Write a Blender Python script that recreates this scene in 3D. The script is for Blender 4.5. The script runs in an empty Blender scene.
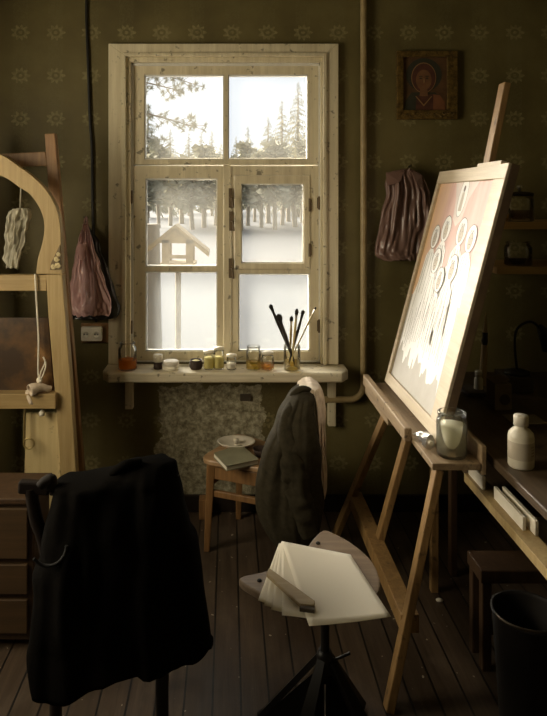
import bpy, bmesh, math, random
from mathutils import Vector, Matrix, noise
random.seed(7)
PI = math.pi
SC = bpy.context.scene
COL = SC.collection
F, CX, CY, EYE, WALL = 650.0, 229.0, 200.0, 1.6, 3.35

# ------------------------------------------------------------------ measuring
def W(px, py, Y):
    """a photo measurement at a known distance -> place in the room"""
    return Vector(((px-CX)*Y/F, Y, EYE-(py-CY)*Y/F))
def on_plane(px, py, p0, n):
    d = Vector(((px-CX)/F, 1, -(py-CY)/F)); o = Vector((0, 0, EYE))
    return o + d*((p0-o).dot(n)/d.dot(n))
def on_z(px, py, z):
    return on_plane(px, py, Vector((0, 0, z)), Vector((0, 0, 1)))

# ------------------------------------------------------------------ materials
MATS = {}
def new_mat(name):
    m = bpy.data.materials.new(name); m.use_nodes = True
    nt = m.node_tree
    b = nt.nodes['Principled BSDF']
    return m, nt, b
def node(nt, t, **kw):
    n = nt.nodes.new(t)
    for k, v in kw.items(): setattr(n, k, v)
    return n
def ramp(nt, fac, stops):
    r = node(nt, 'ShaderNodeValToRGB')
    el = r.color_ramp.elements
    el[0].position, el[0].color = stops[0][0], (*stops[0][1], 1)
    el[1].position, el[1].color = stops[-1][0], (*stops[-1][1], 1)
    for p, c in stops[1:-1]:
        e = el.new(p); e.color = (*c, 1)
    nt.links.new(fac, r.inputs[0]); return r.outputs[0]
def math_n(nt, op, a, b=None, c=None):
    n = node(nt, 'ShaderNodeMath', operation=op)
    for i, v in enumerate((a, b, c)):
        if v is None: continue
        if isinstance(v, (int, float)): n.inputs[i].default_value = v
        else: nt.links.new(v, n.inputs[i])
    return n.outputs[0]
def mixc(nt, fac, a, b):
    n = node(nt, 'ShaderNodeMix', data_type='RGBA')
    if isinstance(fac, (int, float)): n.inputs[0].default_value = fac
    else: nt.links.new(fac, n.inputs[0])
    for s, v in ((6, a), (7, b)):
        if isinstance(v, tuple): n.inputs[s].default_value = (*v, 1)
        else: nt.links.new(v, n.inputs[s])
    return n.outputs[2]
def noise_n(nt, scale, detail=4, stretch=None, rough=.6):
    tc = node(nt, 'ShaderNodeTexCoord')
    v = tc.outputs['Object']
    if stretch:
        mp = node(nt, 'ShaderNodeMapping'); mp.inputs['Scale'].default_value = stretch
        nt.links.new(v, mp.inputs[0]); v = mp.outputs[0]
    n = node(nt, 'ShaderNodeTexNoise')
    n.inputs['Scale'].default_value = scale; n.inputs['Detail'].default_value = detail
    n.inputs['Roughness'].default_value = rough
    nt.links.new(v, n.inputs['Vector']); return n.outputs['Fac']
def bump(nt, b, h, strength=.3, dist=.01):
    n = node(nt, 'ShaderNodeBump'); n.inputs['Strength'].default_value = strength
    n.inputs['Distance'].default_value = dist
    nt.links.new(h, n.inputs['Height']); nt.links.new(n.outputs[0], b.inputs['Normal'])
def plain(name, c1, c2=None, rough=.6, scale=12, stretch=None, bmp=.15, metal=0., spec=.5, sheen=0.):
    if name in MATS: return MATS[name]
    m, nt, b = new_mat(name)
    c2 = c2 or tuple(x*.8 for x in c1)
    f = noise_n(nt, scale, 5, stretch)
    nt.links.new(ramp(nt, f, [(.32, c2), (.68, c1)]), b.inputs['Base Color'])
    b.inputs['Roughness'].default_value = rough; b.inputs['Metallic'].default_value = metal
    b.inputs['Specular IOR Level'].default_value = spec
    if sheen: b.inputs['Sheen Weight'].default_value = sheen
    if bmp: bump(nt, b, f, bmp, .004)
    MATS[name] = m; return m
def wood(name, c1, c2, axis='z', rough=.55, scale=9, spots=0.):
    st = {'x': (.12, 2.2, 2.2), 'y': (2.2, .12, 2.2), 'z': (2.2, 2.2, .12)}[axis]
    if name in MATS: return MATS[name]
    m, nt, b = new_mat(name)
    f = noise_n(nt, scale*2.2, 6, st, .7)
    col = ramp(nt, f, [(.3, c2), (.52, tuple((x+y)/2 for x, y in zip(c1, c2))), (.7, c1)])
    if spots:
        g = noise_n(nt, 26, 3)
        col = mixc(nt, ramp(nt, g, [(.62, (0, 0, 0)), (.7, (spots,)*3)]), col, tuple(x*.25 for x in c2))
    nt.links.new(col, b.inputs['Base Color'])
    b.inputs['Roughness'].default_value = rough
    bump(nt, b, f, .25, .003)
    MATS[name] = m; return m
def glass(name, tint=(1, 1, 1), gloss=.10, milk=0., milk_col=(1, 1, 1), rough=.03):
    if name in MATS: return MATS[name]
    m, nt, b = new_mat(name); nt.nodes.remove(b)
    out = nt.nodes['Material Output']
    t = node(nt, 'ShaderNodeBsdfTransparent'); t.inputs[0].default_value = (*tint, 1)
    g = node(nt, 'ShaderNodeBsdfGlossy'); g.inputs['Roughness'].default_value = rough
    fr = node(nt, 'ShaderNodeFresnel'); fr.inputs[0].default_value = 1.30
    mx = node(nt, 'ShaderNodeMixShader')
    nt.links.new(math_n(nt, 'MULTIPLY_ADD', fr.outputs[0], .8, gloss*.2), mx.inputs[0])
    nt.links.new(t.outputs[0], mx.inputs[1]); nt.links.new(g.outputs[0], mx.inputs[2])
    sh = mx.outputs[0]
    if milk:
        tr = node(nt, 'ShaderNodeBsdfTranslucent'); tr.inputs[0].default_value = (*milk_col, 1)
        m2 = node(nt, 'ShaderNodeMixShader')
        f = noise_n(nt, 5, 5)
        nt.links.new(ramp(nt, f, [(.3, (milk*.85,)*3), (.7, (milk*1.15,)*3)]), m2.inputs[0])
        nt.links.new(sh, m2.inputs[1]); nt.links.new(tr.outputs[0], m2.inputs[2]); sh = m2.outputs[0]
    nt.links.new(sh, out.inputs[0]); MATS[name] = m; return m
def translucent(name, c, trans=.5, rough=.4, gloss=.08):
    if name in MATS: return MATS[name]
    m, nt, b = new_mat(name)
    out = nt.nodes['Material Output']
    b.inputs['Base Color'].default_value = (*c, 1); b.inputs['Roughness'].default_value = rough
    f = noise_n(nt, 22, 4); bump(nt, b, f, .12, .003)
    tr = node(nt, 'ShaderNodeBsdfTranslucent'); tr.inputs[0].default_value = (*c, 1)
    mx = node(nt, 'ShaderNodeMixShader'); mx.inputs[0].default_value = trans
    nt.links.new(b.outputs[0], mx.inputs[1]); nt.links.new(tr.outputs[0], mx.inputs[2])
    nt.links.new(mx.outputs[0], out.inputs[0]); MATS[name] = m; return m

def wallpaper(name, worn=True):
    m, nt, b = new_mat(name)
    tc = node(nt, 'ShaderNodeTexCoord'); sp = node(nt, 'ShaderNodeSeparateXYZ')
    geo = node(nt, 'ShaderNodeNewGeometry')
    nt.links.new(geo.outputs['Position'], sp.inputs[0])
    X = math_n(nt, 'ADD', sp.outputs[0], math_n(nt, 'MULTIPLY', sp.outputs[1], 1.0)); Z = sp.outputs[2]
    def cell(v, per, off):
        t = math_n(nt, 'FRACT', math_n(nt, 'DIVIDE', math_n(nt, 'ADD', v, off), per))
        return math_n(nt, 'MULTIPLY', math_n(nt, 'SUBTRACT', t, .5), per)
    u = cell(X, .182, .0); v = cell(Z, .222, .09)
    wob = noise_n(nt, 60, 3)
    r = math_n(nt, 'SQRT', math_n(nt, 'ADD', math_n(nt, 'MULTIPLY', u, u), math_n(nt, 'MULTIPLY', math_n(nt, 'MULTIPLY', v, v), 1.5)))
    th = math_n(nt, 'ARCTAN2', v, u)
    pet = math_n(nt, 'MULTIPLY_ADD', math_n(nt, 'COSINE', math_n(nt, 'MULTIPLY', th, 9.)), .009, .042)
    ring = math_n(nt, 'MULTIPLY', math_n(nt, 'LESS_THAN', r, pet), math_n(nt, 'GREATER_THAN', r, .022))
    core = math_n(nt, 'LESS_THAN', r, .010)
    flower = math_n(nt, 'MULTIPLY', math_n(nt, 'MAXIMUM', ring, core), math_n(nt, 'MULTIPLY', math_n(nt, 'SUBTRACT', wob, .30), 1.9))
    flower = math_n(nt, 'MAXIMUM', flower, 0.)
    # faint vertical damask bands between the flowers
    band = math_n(nt, 'MULTIPLY', math_n(nt, 'LESS_THAN', math_n(nt, 'ABSOLUTE', u), .038), math_n(nt, 'GREATER_THAN', noise_n(nt, 150, 2), .5))
    big = noise_n(nt, 2.4, 6)
    base = ramp(nt, big, [(.3, (.084, .065, .018)), (.5, (.124, .098, .030)), (.72, (.165, .134, .048))])
    c = mixc(nt, math_n(nt, 'MULTIPLY', band, .22), base, (.165, .145, .065))
    c = mixc(nt, math_n(nt, 'MULTIPLY', flower, .75), c, (.36, .31, .15))
    if worn:
        # bare patch below the sill where the paper has come away
        nz = noise_n(nt, 9, 6)
        def edge(val, lo, hi):
            k = math_n(nt, 'MULTIPLY', math_n(nt, 'SUBTRACT', nz, .5), .22)
            vv = math_n(nt, 'ADD', val, k)
            return math_n(nt, 'MULTIPLY', math_n(nt, 'GREATER_THAN', vv, lo), math_n(nt, 'LESS_THAN', vv, hi))
        msk = math_n(nt, 'MULTIPLY', edge(sp.outputs[0], -.37, .16), edge(Z, .05, .64))
        nz2 = noise_n(nt, 38, 7, None, .75)
        plaster = ramp(nt, nz2, [(.36, (.12, .10, .055)), (.5, (.29, .26, .165)), (.62, (.50, .46, .33))])
        c = mixc(nt, msk, c, plaster)
        bump(nt, b, math_n(nt, 'ADD', math_n(nt, 'MULTIPLY', msk, nz2), math_n(nt, 'MULTIPLY', flower, .3)), .5, .006)
    nt.links.new(c, b.inputs['Base Color'])
    b.inputs['Roughness'].default_value = .62
    return m
def floor_mat():
    m, nt, b = new_mat('floor boards, worn dark brown')
    geo = node(nt, 'ShaderNodeNewGeometry'); sp = node(nt, 'ShaderNodeSeparateXYZ')
    nt.links.new(geo.outputs['Position'], sp.inputs[0])
    t = math_n(nt, 'DIVIDE', math_n(nt, 'ADD', sp.outputs[0], 5.03), .0905)
    fr = math_n(nt, 'FRACT', t); idx = math_n(nt, 'FLOOR', t)
    wn = node(nt, 'ShaderNodeTexWhiteNoise', noise_dimensions='1D'); nt.links.new(idx, wn.inputs['W'])
    gap = math_n(nt, 'LESS_THAN', math_n(nt, 'ABSOLUTE', math_n(nt, 'SUBTRACT', fr, .5)), .463)
    grain = noise_n(nt, 14, 6, (3, .14, 1), .7)
    worn = noise_n(nt, 5, 6, (1, .5, 1), .7)
    c = ramp(nt, grain, [(.3, (.040, .026, .016)), (.55, (.075, .050, .032)), (.75, (.12, .082, .054))])
    c = mixc(nt, math_n(nt, 'MULTIPLY', wn.outputs[0], .45), c, (.035, .024, .016))
    c = mixc(nt, ramp(nt, worn, [(.5, (0, 0, 0)), (.72, (.5, .5, .5))]), c, (.17, .125, .085))
    sp2 = noise_n(nt, 42, 1)
    c = mixc(nt, ramp(nt, sp2, [(.745, (0, 0, 0)), (.76, (.8, .8, .8))]), c, (.5, .45, .36))
    c = mixc(nt, gap, (.006, .004, .003), c)
    nt.links.new(c, b.inputs['Base Color'])
    nt.links.new(ramp(nt, worn, [(.3, (.34,)*3), (.7, (.6,)*3)]), b.inputs['Roughness'])
    bump(nt, b, math_n(nt, 'ADD', math_n(nt, 'MULTIPLY', grain, .15), gap), .6, .006)
    return m

M_paper = wallpaper('olive wallpaper with pale medallions')
M_paper2 = wallpaper('olive wallpaper side', False)
M_floor = floor_mat()
M_ceil = plain('ceiling', (.30, .27, .19), rough=.9)
M_paint = wood('old cream paint', (.80, .72, .52), (.56, .48, .31), 'z', .5, 5, .8)
M_paintx = wood('old cream paint on sill', (.78, .71, .54), (.48, .41, .27), 'x', .5, 5, .85)
M_white = plain('white reveal paint', (.80, .78, .72), rough=.6)
M_dark = plain('dark iron', (.06, .045, .03), rough=.45, metal=.6)
M_hinge = plain('rusty hinge', (.16, .11, .06), rough=.6, metal=.3)
M_pine = wood('pine', (.42, .28, .12), (.24, .14, .05), 'z')
M_pinex = wood('pine rail', (.42, .30, .13), (.26, .17, .065), 'x')
M_pale = wood('pale birch board', (.46, .34, .16), (.30, .20, .08), 'z')
M_easel = wood('easel wood', (.38, .23, .088), (.19, .105, .037), 'z', .5, 9, .6)
M_easely = wood('easel ledge wood', (.42, .31, .19), (.20, .13, .07), 'y', .5, 9, .8)
M_brown = wood('brown varnished wood', (.34, .18, .07), (.17, .085, .03), 'z', .4)
M_seat = wood('chair seat wood', (.50, .32, .17), (.30, .17, .08), 'x', .35)
M_tan = plain('tan painted pipe', (.42, .32, .16), (.28, .2, .09), rough=.45)
M_black = plain('black cable', (.012, .011, .01), rough=.5)
M_blackmetal = plain('black metal', (.016, .014, .012), rough=.45, metal=.3)
M_coat = plain('black wool coat', (.005, .004, .003), (.003, .0025, .002), rough=.95, scale=90, bmp=.3, spec=.05)
M_chairdark = plain('dark chair wood', (.018, .012, .009), rough=.55, spec=.25)
M_jacket = plain('olive work jacket', (.050, .041, .024), (.028, .023, .013), rough=.9, scale=40, bmp=.25, spec=.15)
M_shirt = plain('pale linen', (.78, .66, .52), (.58, .47, .36), rough=.9, scale=25)
M_bag = translucent('pink plastic', (.66, .41, .39), .25, .15)
M_bag2 = translucent('mauve plastic', (.25, .15, .12), .2, .24)
M_bagblack = translucent('black plastic', (.02, .018, .015), .05, .2)
M_bagclear = translucent('milky plastic', (.62, .58, .46), .45, .3)
M_paperw = translucent('cream paper', (.86, .80, .67), .08, .8)
M_plaster = plain('white china', (.80, .74, .62), rough=.3)
M_plwhite = plain('white plastic', (.80, .74, .60), (.72, .66, .52), rough=.4)
M_pane = glass('hazy window glass', milk=.032, milk_col=(1., .95, .82))  # milky term lays a glare haze over the view outside
M_panefrost = glass('frosted window glass', milk=.15, milk_col=(.36, .37, .36))
M_jar = glass('jar glass', (.985, .985, .965), .12)
M_orange = glass('amber oil', (1., .66, .16), .2, .45, (1., .45, .05))
M_yellow = glass('yellow varnish', (1., .86, .38), .2, .25, (1., .8, .25))
M_honey = glass('honey varnish', (1., .72, .32), .2, .25, (1., .6, .2))
M_ochre = translucent('ochre pigment', (.66, .58, .24), .4, .7)
M_milk = translucent('cloudy water', (.86, .83, .68), .35, .25)
M_darkpig = plain('dark pigment', (.04, .022, .014), rough=.7)
M_silver = plain('crumpled metal foil', (.75, .72, .66), (.5, .48, .44), rough=.28, metal=.9, scale=40, bmp=.5)
M_bristle = plain('dark bristle', (.015, .012, .010), rough=.9)
M_handle = plain('yellow brush handle', (.62, .48, .20), rough=.4)
M_handled = plain('dark brush handle', (.03, .022, .016), rough=.35)
M_gold = plain('tarnished gilt', (.25, .16, .045), (.07, .042, .012), rough=.42, metal=.5, scale=55, bmp=.6)
M_boxdark = plain('brown cardboard', (.20, .15, .085), rough=.9)
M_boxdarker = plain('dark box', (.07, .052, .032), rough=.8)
M_bark = plain('bark', (.34, .28, .20), rough=.95)
M_green = plain('haze pale conifer needles', (.44, .41, .30), (.30, .285, .20), rough=.95, scale=3, bmp=0)  # needle colour paled to stand in for bright outdoor haze
M_green2 = plain('distant bare shrubs', (.33, .29, .20), (.22, .2, .13), rough=.95, scale=3, bmp=0)
M_feeder = plain('weathered boards', (.40, .30, .17), (.26, .19, .10), rough=.9)
M_book = plain('grey green book cloth', (.30, .29, .19), (.22, .21, .135), rough=.55)

# ------------------------------------------------------------------ mesh builder
def woff(o):
    v = Vector((0, 0, 0))
    while o is not None:
        v = v + Vector(o.location); o = o.parent
    return v
class MB:
    def __init__(s): s.v = []; s.f = []; s.m = []; s.sm = []
    def add(s, vs, fs, mi=0, sm=False):
        k = len(s.v); s.v += [tuple(v) for v in vs]
        for f in fs: s.f.append(tuple(i+k for i in f)); s.m.append(mi); s.sm.append(sm)
        return s
    def box(s, a, b, mi=0, M=None):
        x0, y0, z0 = a; x1, y1, z1 = b
        vs = [Vector(p) for p in ((x0,y0,z0),(x1,y0,z0),(x1,y1,z0),(x0,y1,z0),(x0,y0,z1),(x1,y0,z1),(x1,y1,z1),(x0,y1,z1))]
        if M: vs = [M @ v for v in vs]
        return s.add(vs, [(0,3,2,1),(4,5,6,7),(0,1,5,4),(1,2,6,5),(2,3,7,6),(3,0,4,7)], mi)
    def beam(s, p, q, w, d, up=(0, 0, 1), w2=None, d2=None, mi=0):
        """square bar from p to q; w along side vector, d along the other"""
        p, q = Vector(p), Vector(q); ax = (q-p).normalized(); up = Vector(up)
        sx = ax.cross(up).normalized(); sy = sx.cross(ax).normalized()
        w2 = w if w2 is None else w2; d2 = d if d2 is None else d2
        vs = []
        for c, a, b in ((p, w, d), (q, w2, d2)):
            for i, j in ((-1,-1),(1,-1),(1,1),(-1,1)): vs.append(c+sx*(a/2*i)+sy*(b/2*j))
        return s.add(vs, [(3,2,1,0),(4,5,6,7),(0,1,5,4),(1,2,6,5),(2,3,7,6),(3,0,4,7)], mi)
    def tube(s, pts, r, n=10, mi=0, caps=True, close=False):
        pts = [Vector(p) for p in pts]; N = len(pts)
        rr = r if isinstance(r, (list, tuple)) else [r]*N
        vs = []; prev = None
        for i, p in enumerate(pts):
            a = pts[(i-1) % N] if (close or i > 0) else p
            c = pts[(i+1) % N] if (close or i < N-1) else p
            t = (c-a).normalized()
            u = prev if prev is not None else (Vector((0,0,1)) if abs(t.z) < .9 else Vector((1,0,0)))
            u = (u - t*u.dot(t)).normalized(); prev = u; w = t.cross(u)
            for k in range(n):
                an = 2*PI*k/n; vs.append(p+(u*math.cos(an)+w*math.sin(an))*rr[i])
        fs = []
        for i in range(N if close else N-1):
            j = (i+1) % N
            for k in range(n):
                k2 = (k+1) % n; fs.append((i*n+k, i*n+k2, j*n+k2, j*n+k))
        s.add(vs, fs, mi, True)
        if caps and not close:
            s.add(vs[:n], [tuple(range(n))[::-1]], mi); s.add(vs[-n:], [tuple(range(n))], mi)
        return s
    def lathe(s, c, prof, n=28, mi=0, sx=1., sy=1.):
        c = Vector(c); vs = []; fs = []
        for r, z in prof:
            for k in range(n):
                a = 2*PI*k/n; vs.append(c+Vector((math.cos(a)*max(r, 1e-4)*sx, math.sin(a)*max(r, 1e-4)*sy, z)))
        for i in range(len(prof)-1):
            for k in range(n):
                k2 = (k+1) % n; fs.append((i*n+k, i*n+k2, (i+1)*n+k2, (i+1)*n+k))
        return s.add(vs, fs, mi, True)
    def prism(s, poly, ext, mi=0):
        """closed polygon of points swept by a vector"""
        ext = Vector(ext); P = [Vector(p) for p in poly]; n = len(P)
        vs = P+[p+ext for p in P]
        s.add(vs, [tuple(range(n))[::-1], tuple(range(n, 2*n))]+[(i, (i+1) % n, n+(i+1) % n, n+i) for i in range(n)], mi)
        return s
    def build(s, name, mats, parent=None, bevel=0., solid=0., sub=0, fix=True):
        off = woff(parent)
        me = bpy.data.meshes.new(name)
        me.from_pydata([tuple(Vector(v)-off) for v in s.v], [], s.f)
        for m in (mats if isinstance(mats, (list, tuple)) else [mats]): me.materials.append(m)
        for p, mi, sm in zip(me.polygons, s.m, s.sm): p.material_index = mi; p.use_smooth = sm
        bm = bmesh.new(); bm.from_mesh(me)
        if fix: bmesh.ops.recalc_face_normals(bm, faces=bm.faces)
        bm.to_mesh(me); bm.free()
        o = bpy.data.objects.new(name, me); COL.objects.link(o)
        if parent: o.parent = parent
        if bevel:
            md = o.modifiers.new('b', 'BEVEL'); md.width = bevel; md.segments = 2; md.limit_method = 'ANGLE'
        if solid:
            md = o.modifiers.new('s', 'SOLIDIFY'); md.thickness = solid; md.offset = -1
        if sub:
            md = o.modifiers.new('u', 'SUBSURF'); md.levels = sub; md.render_levels = sub
        return o
def tag(o, label, cat, group=None, kind=None):
    o['label'] = label; o['category'] = cat
    if group: o['group'] = group
    if kind: o['kind'] = kind
    return o
def thing(name, loc, label, cat, group=None):
    o = bpy.data.objects.new(name, None); COL.objects.link(o); o.location = loc
    o.empty_display_size = .05
    return tag(o, label, cat, group)
def structure(o): o['kind'] = 'structure'; return o
def copy_thing(o, loc, label=None):
    c = o.copy(); COL.objects.link(c); c.location = loc
    if label: c['label'] = label
    for ch in o.children:
        d = ch.copy(); COL.objects.link(d); d.parent = c
        for g in ch.children:
            e = g.copy(); COL.objects.link(e); e.parent = d
    return c
def arc(cx, cy, r, a0, a1, n=14):
    return [(cx+r*math.cos(a0+(a1-a0)*i/n), cy+r*math.sin(a0+(a1-a0)*i/n)) for i in range(n+1)]
def smooth_poly(pts, n=6, close=True):
    out = []; N = len(pts); P = [Vector(p) for p in pts]
    for i in range(N if close else N-1):
        p0, p1, p2, p3 = (P[(i-1) % N], P[i], P[(i+1) % N], P[(i+2) % N]) if close else (P[max(i-1, 0)], P[i], P[i+1], P[min(i+2, N-1)])
        for k in range(n):
            t = k/n
            out.append(.5*((2*p1)+(p2-p0)*t+(2*p0-5*p1+4*p2-p3)*t*t+(3*p1-p0-3*p2+p3)*t**3))
    if not close: out.append(P[-1])
    return out

# ================================================================== SETTING
XL, XR, YF, ZC = -1.55, 1.95, -1.6, 2.95
# window opening in the back wall
WX0, WX1, WZ0, WZ1 = (131-CX)*WALL/F, (321-CX)*WALL/F, .765, 2.305
TH = .15
w = MB()
w.box((XL-.2, WALL, -.1), (WX0, WALL+TH, ZC+.1)); w.box((WX1, WALL, -.1), (XR+.2, WALL+TH, ZC+.1))
w.box((WX0, WALL, -.1), (WX1, WALL+TH, WZ0)); w.box((WX0, WALL, WZ1), (WX1, WALL+TH, ZC+.1))
structure(w.build('wall_back', M_paper))
# left wall with an added window, out of view, to light the left side
LY0, LY1, LZ0, LZ1 = 1.25, 2.35, .85, 2.35
w = MB()
w.box((XL-.2, YF, -.1), (XL, LY0, ZC+.1)); w.box((XL-.2, LY1, -.1), (XL, WALL, ZC+.1))
w.box((XL-.2, LY0, -.1), (XL, LY1, LZ0)); w.box((XL-.2, LY0, LZ1), (XL, LY1, ZC+.1))
structure(w.build('wall_left', M_paper2))
w2 = bpy.data.objects.new('added_window', None); COL.objects.link(w2); w2.location = (XL, (LY0+LY1)/2, LZ0); structure(w2)
fr = MB()
for y0, y1, z0, z1 in ((LY0, LY0+.06, LZ0, LZ1), (LY1-.06, LY1, LZ0, LZ1), (LY0+.06, LY1-.06, LZ0, LZ0+.06), (LY0+.06, LY1-.06, LZ1-.06, LZ1), ((LY0+LY1)/2-.03, (LY0+LY1)/2+.03, LZ0+.06, LZ1-.06)):
    fr.box((XL-.12, y0, z0), (XL-.06, y1, z1))
fr.build('frame', M_paint, w2)
structure(MB().box((XR, YF, -.1), (XR+.2, WALL, ZC+.1)).build('wall_right', M_paper2))
structure(MB().box((XL-.2, YF-.2, -.1), (XR+.2, YF, ZC+.1)).build('wall_front', M_paper2))
structure(MB().box((XL, YF, -.1), (XR, WALL, 0)).build('floor', M_floor))
structure(MB().box((XL, YF, ZC), (XR, WALL, ZC+.1)).build('ceiling', M_ceil))
structure(MB().box((XL, WALL-.02, 0), (XR, WALL, .085)).build('baseboard_back', M_chairdark, bevel=.004))

# ---- window_1
win = bpy.data.objects.new('window_1', None); COL.objects.link(win); win.location = ((WX0+WX1)/2, WALL, WZ0); structure(win)
def wx(px): return (px-CX)*WALL/F
def wz(py): return EYE-(py-CY)*WALL/F
c = MB()   # casing boards with mitred corners and a stepped moulding
def casing(o0, o1, i0, i1, zt_o, zt_i, y0, y1):
    zb = WZ0-.005
    c.prism([(o0, y0, zb), (i0, y0, zb), (i0, y0, zt_i), (o0, y0, zt_o)], (0, y1-y0, 0))
    c.prism([(i1, y0, zb), (o1, y0, zb), (o1, y0, zt_o), (i1, y0, zt_i)], (0, y1-y0, 0))
    c.prism([(o0, y0, zt_o), (i0, y0, zt_i), (i1, y0, zt_i), (o1, y0, zt_o)], (0, y1-y0, 0))
casing(wx(109.5), wx(337.5), wx(125), wx(323.5), wz(45), wz(56), WALL-.032, WALL)
casing(wx(123), wx(325.5), wx(127), wx(322), wz(54.5), wz(58), WALL-.045, WALL-.0)
casing(wx(127), wx(322), wx(131), wx(320), wz(58), wz(63), WALL-.022, WALL+.02)
c.build('casing', M_paint, win, bevel=.003)
# lining of the opening
l = MB()
l.box((WX0-.002, WALL+.0, WZ0), (WX0+.012, WALL+TH, WZ1)); l.box((WX1-.012, WALL, WZ0), (WX1+.002, WALL+TH, WZ1))
l.box((WX0, WALL, WZ1-.012), (WX1, WALL+TH, WZ1+.002)); l.box((WX0, WALL+.0, WZ0-.004), (WX1, WALL+TH+.04, WZ0+.006))
l.build('lining', M_white, win)
def sash(name, x0, x1, z0, z1, holes, y0, y1, m):
    """a frame of stiles and rails around rectangular holes (grid cut), one mesh"""
    xs = sorted({x0, x1, *[h[0] for h in holes], *[h[1] for h in holes]}); zs = sorted({z0, z1, *[h[2] for h in holes], *[h[3] for h in holes]})
    b = MB()
    for i in range(len(xs)-1):
        run = None
        for j in range(len(zs)-1):
            mx, mz = (xs[i]+xs[i+1])/2, (zs[j]+zs[j+1])/2
            inside = any(h[0] < mx < h[1] and h[2] < mz < h[3] for h in holes)
            if not inside:
                run = zs[j] if run is None else run
                if j == len(zs)-2: b.box((xs[i], y0, run), (xs[i+1], y1, zs[j+1])); run = None
            elif run is not None:
                b.box((xs[i], y0, run), (xs[i+1], y1, zs[j])); run = None
    return b.build(name, m, win)
def H(x0, x1, y0, y1): return (wx(x0), wx(x1), wz(y1), wz(y0))
yS = WALL+.012
up = H(144, 224, 74, 159.5); up2 = H(228, 308.5, 74, 159.5)
sash('fixed_sash', wx(132.3), wx(319.5), wz(164.3), wz(64.2), [up, up2], yS, yS+.045, M_paint)
ll = H(145, 217.5, 178, 267), H(145, 217.5, 271.5, 352)
sash('casement', wx(132.3), wx(223.2), wz(358.5), wz(166), ll, yS-.006, yS+.040, M_paint)
rl = H(234.5, 310, 175, 269.5), H(238, 310, 273.5, 352)
sash('casement', wx(231.2), wx(318.8), wz(358.5), wz(166), rl, yS-.006, yS+.040, M_paint)
ft = H(241, 304, 183.5, 263.5)
sash('vent_casement', wx(235), wx(309.6), wz(269), wz(175.5), [ft], yS-.012, yS+.034, M_paint)
MB().box((wx(223.4), yS-.016, wz(359)), (wx(231), yS+.03, wz(165))).build('mullion', M_paint, win, bevel=.004)
MB().box((wx(132.3), yS, wz(362)), (wx(319.5), yS+.06, wz(358.9))).build('bottom_rail', M_paint, win)
# outer glazing frame of the double window, white
YO = (yS+.085)/WALL
def HO(*a): return tuple(v*YO if i < 2 else EYE+(v-EYE)*YO for i, v in enumerate(H(*a)))
outer = [HO(145.5, 223.2, 76, 158), HO(228.4, 307, 76, 158), HO(146.5, 216.5, 180, 265.5), HO(237, 308, 181, 267), HO(146.5, 216.5, 272.5, 350.5), HO(239.5, 308.5, 274.5, 350.5)]
sash('outer_frame', wx(131), wx(320.5), wz(362), wz(63.5), outer, yS+.085, yS+.120, M_white)
def pane(h, y, m):
    MB().box((h[0]-.004, y, h[2]-.004), (h[1]+.004, y+.004, h[3]+.004)).build('pane', m, win)
for h in (up, up2, ll[0], ft): pane(h, yS+.018, M_pane)
pane(ll[1], yS+.018, M_panefrost); pane(rl[1], yS+.018, M_panefrost)
# glazing beads, thin
for h in (up, up2, *ll, rl[1], ft):
    b = MB(); t = .006
    b.box((h[0], yS+.006, h[2]), (h[0]+t, yS+.017, h[3])); b.box((h[1]-t, yS+.006, h[2]), (h[1], yS+.017, h[3]))
    b.box((h[0], yS+.006, h[2]), (h[1], yS+.017, h[2]+t)); b.box((h[0], yS+.006, h[3]-t), (h[1], yS+.017, h[3]))
    b.build('glazing_bead', M_white, win)
for px, py in ((131.5, 197), (131.5, 327), (319.2, 203), (319.2, 326), (309.8, 205), (309.8, 250)):
    p = W(px, py, WALL)
    hb = MB(); hb.tube([(p.x, yS-.012, p.z-.034), (p.x, yS-.012, p.z+.034)], .006, 8); hb.box((p.x-.010, yS-.008, p.z-.028), (p.x+.010, yS-.004, p.z+.028))
    hb.build('hinge', M_hinge, win)
for px, py in ((231, 198), (231.5, 221), (231, 268)):
    p = W(px, py, WALL)
    hb = MB(); hb.box((p.x-.012, yS-.024, p.z-.05), (p.x+.006, yS-.016, p.z+.05)); hb.tube([(p.x, yS-.024, p.z), (p.x+.006, yS-.05, p.z), (p.x+.012, yS-.052, p.z-.05)], .006, 8)
    hb.build('latch', M_hinge, win)
# sill board: a shelf with clipped corners
SZ = .757; SB = .060
def sill_poly(z):
    a, b = -.625, .592; f, k = 3.165, WALL
    return [(a, k, z), (a, f+.05, z), (a+.035, f, z), (b-.04, f, z), (b, f+.06, z), (b, k, z)]
MB().prism(sill_poly(SZ-SB+.012), (0, 0, SB-.012)).build('windowsill', M_paintx, win, bevel=.008)
for px, y1 in ((130, 407), (331, 424)):
    p = W(px, y1, WALL)
    MB().box((p.x-.02, WALL-.04, p.z), (p.x+.02, WALL, SZ-SB+.01)).build('sill_bracket', M_paint, win, bevel=.004)

# ================================================================== ON THE BACK WALL
# heating pipe
pts = [W(363, -10, WALL-.03), W(363.5, 386, WALL-.03)]
x0, z0 = pts[1].x, pts[1].z
bend = [(x0-.07+.07*math.cos(a), WALL-.03, z0-.07*math.sin(a)) for a in [PI/2*i/7 for i in range(1, 8)]]
end = W(300, 402, WALL-.03)
o = MB().tube([(x0, WALL-.03, ZC)]+[pts[1]]+bend+[(end.x, WALL-.03, z0-.07)], .0165, 14).build('heating_pipe', M_tan)
tag(o, 'tan painted heating pipe running down the wall and bending left below the sill', 'pipe')
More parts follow.
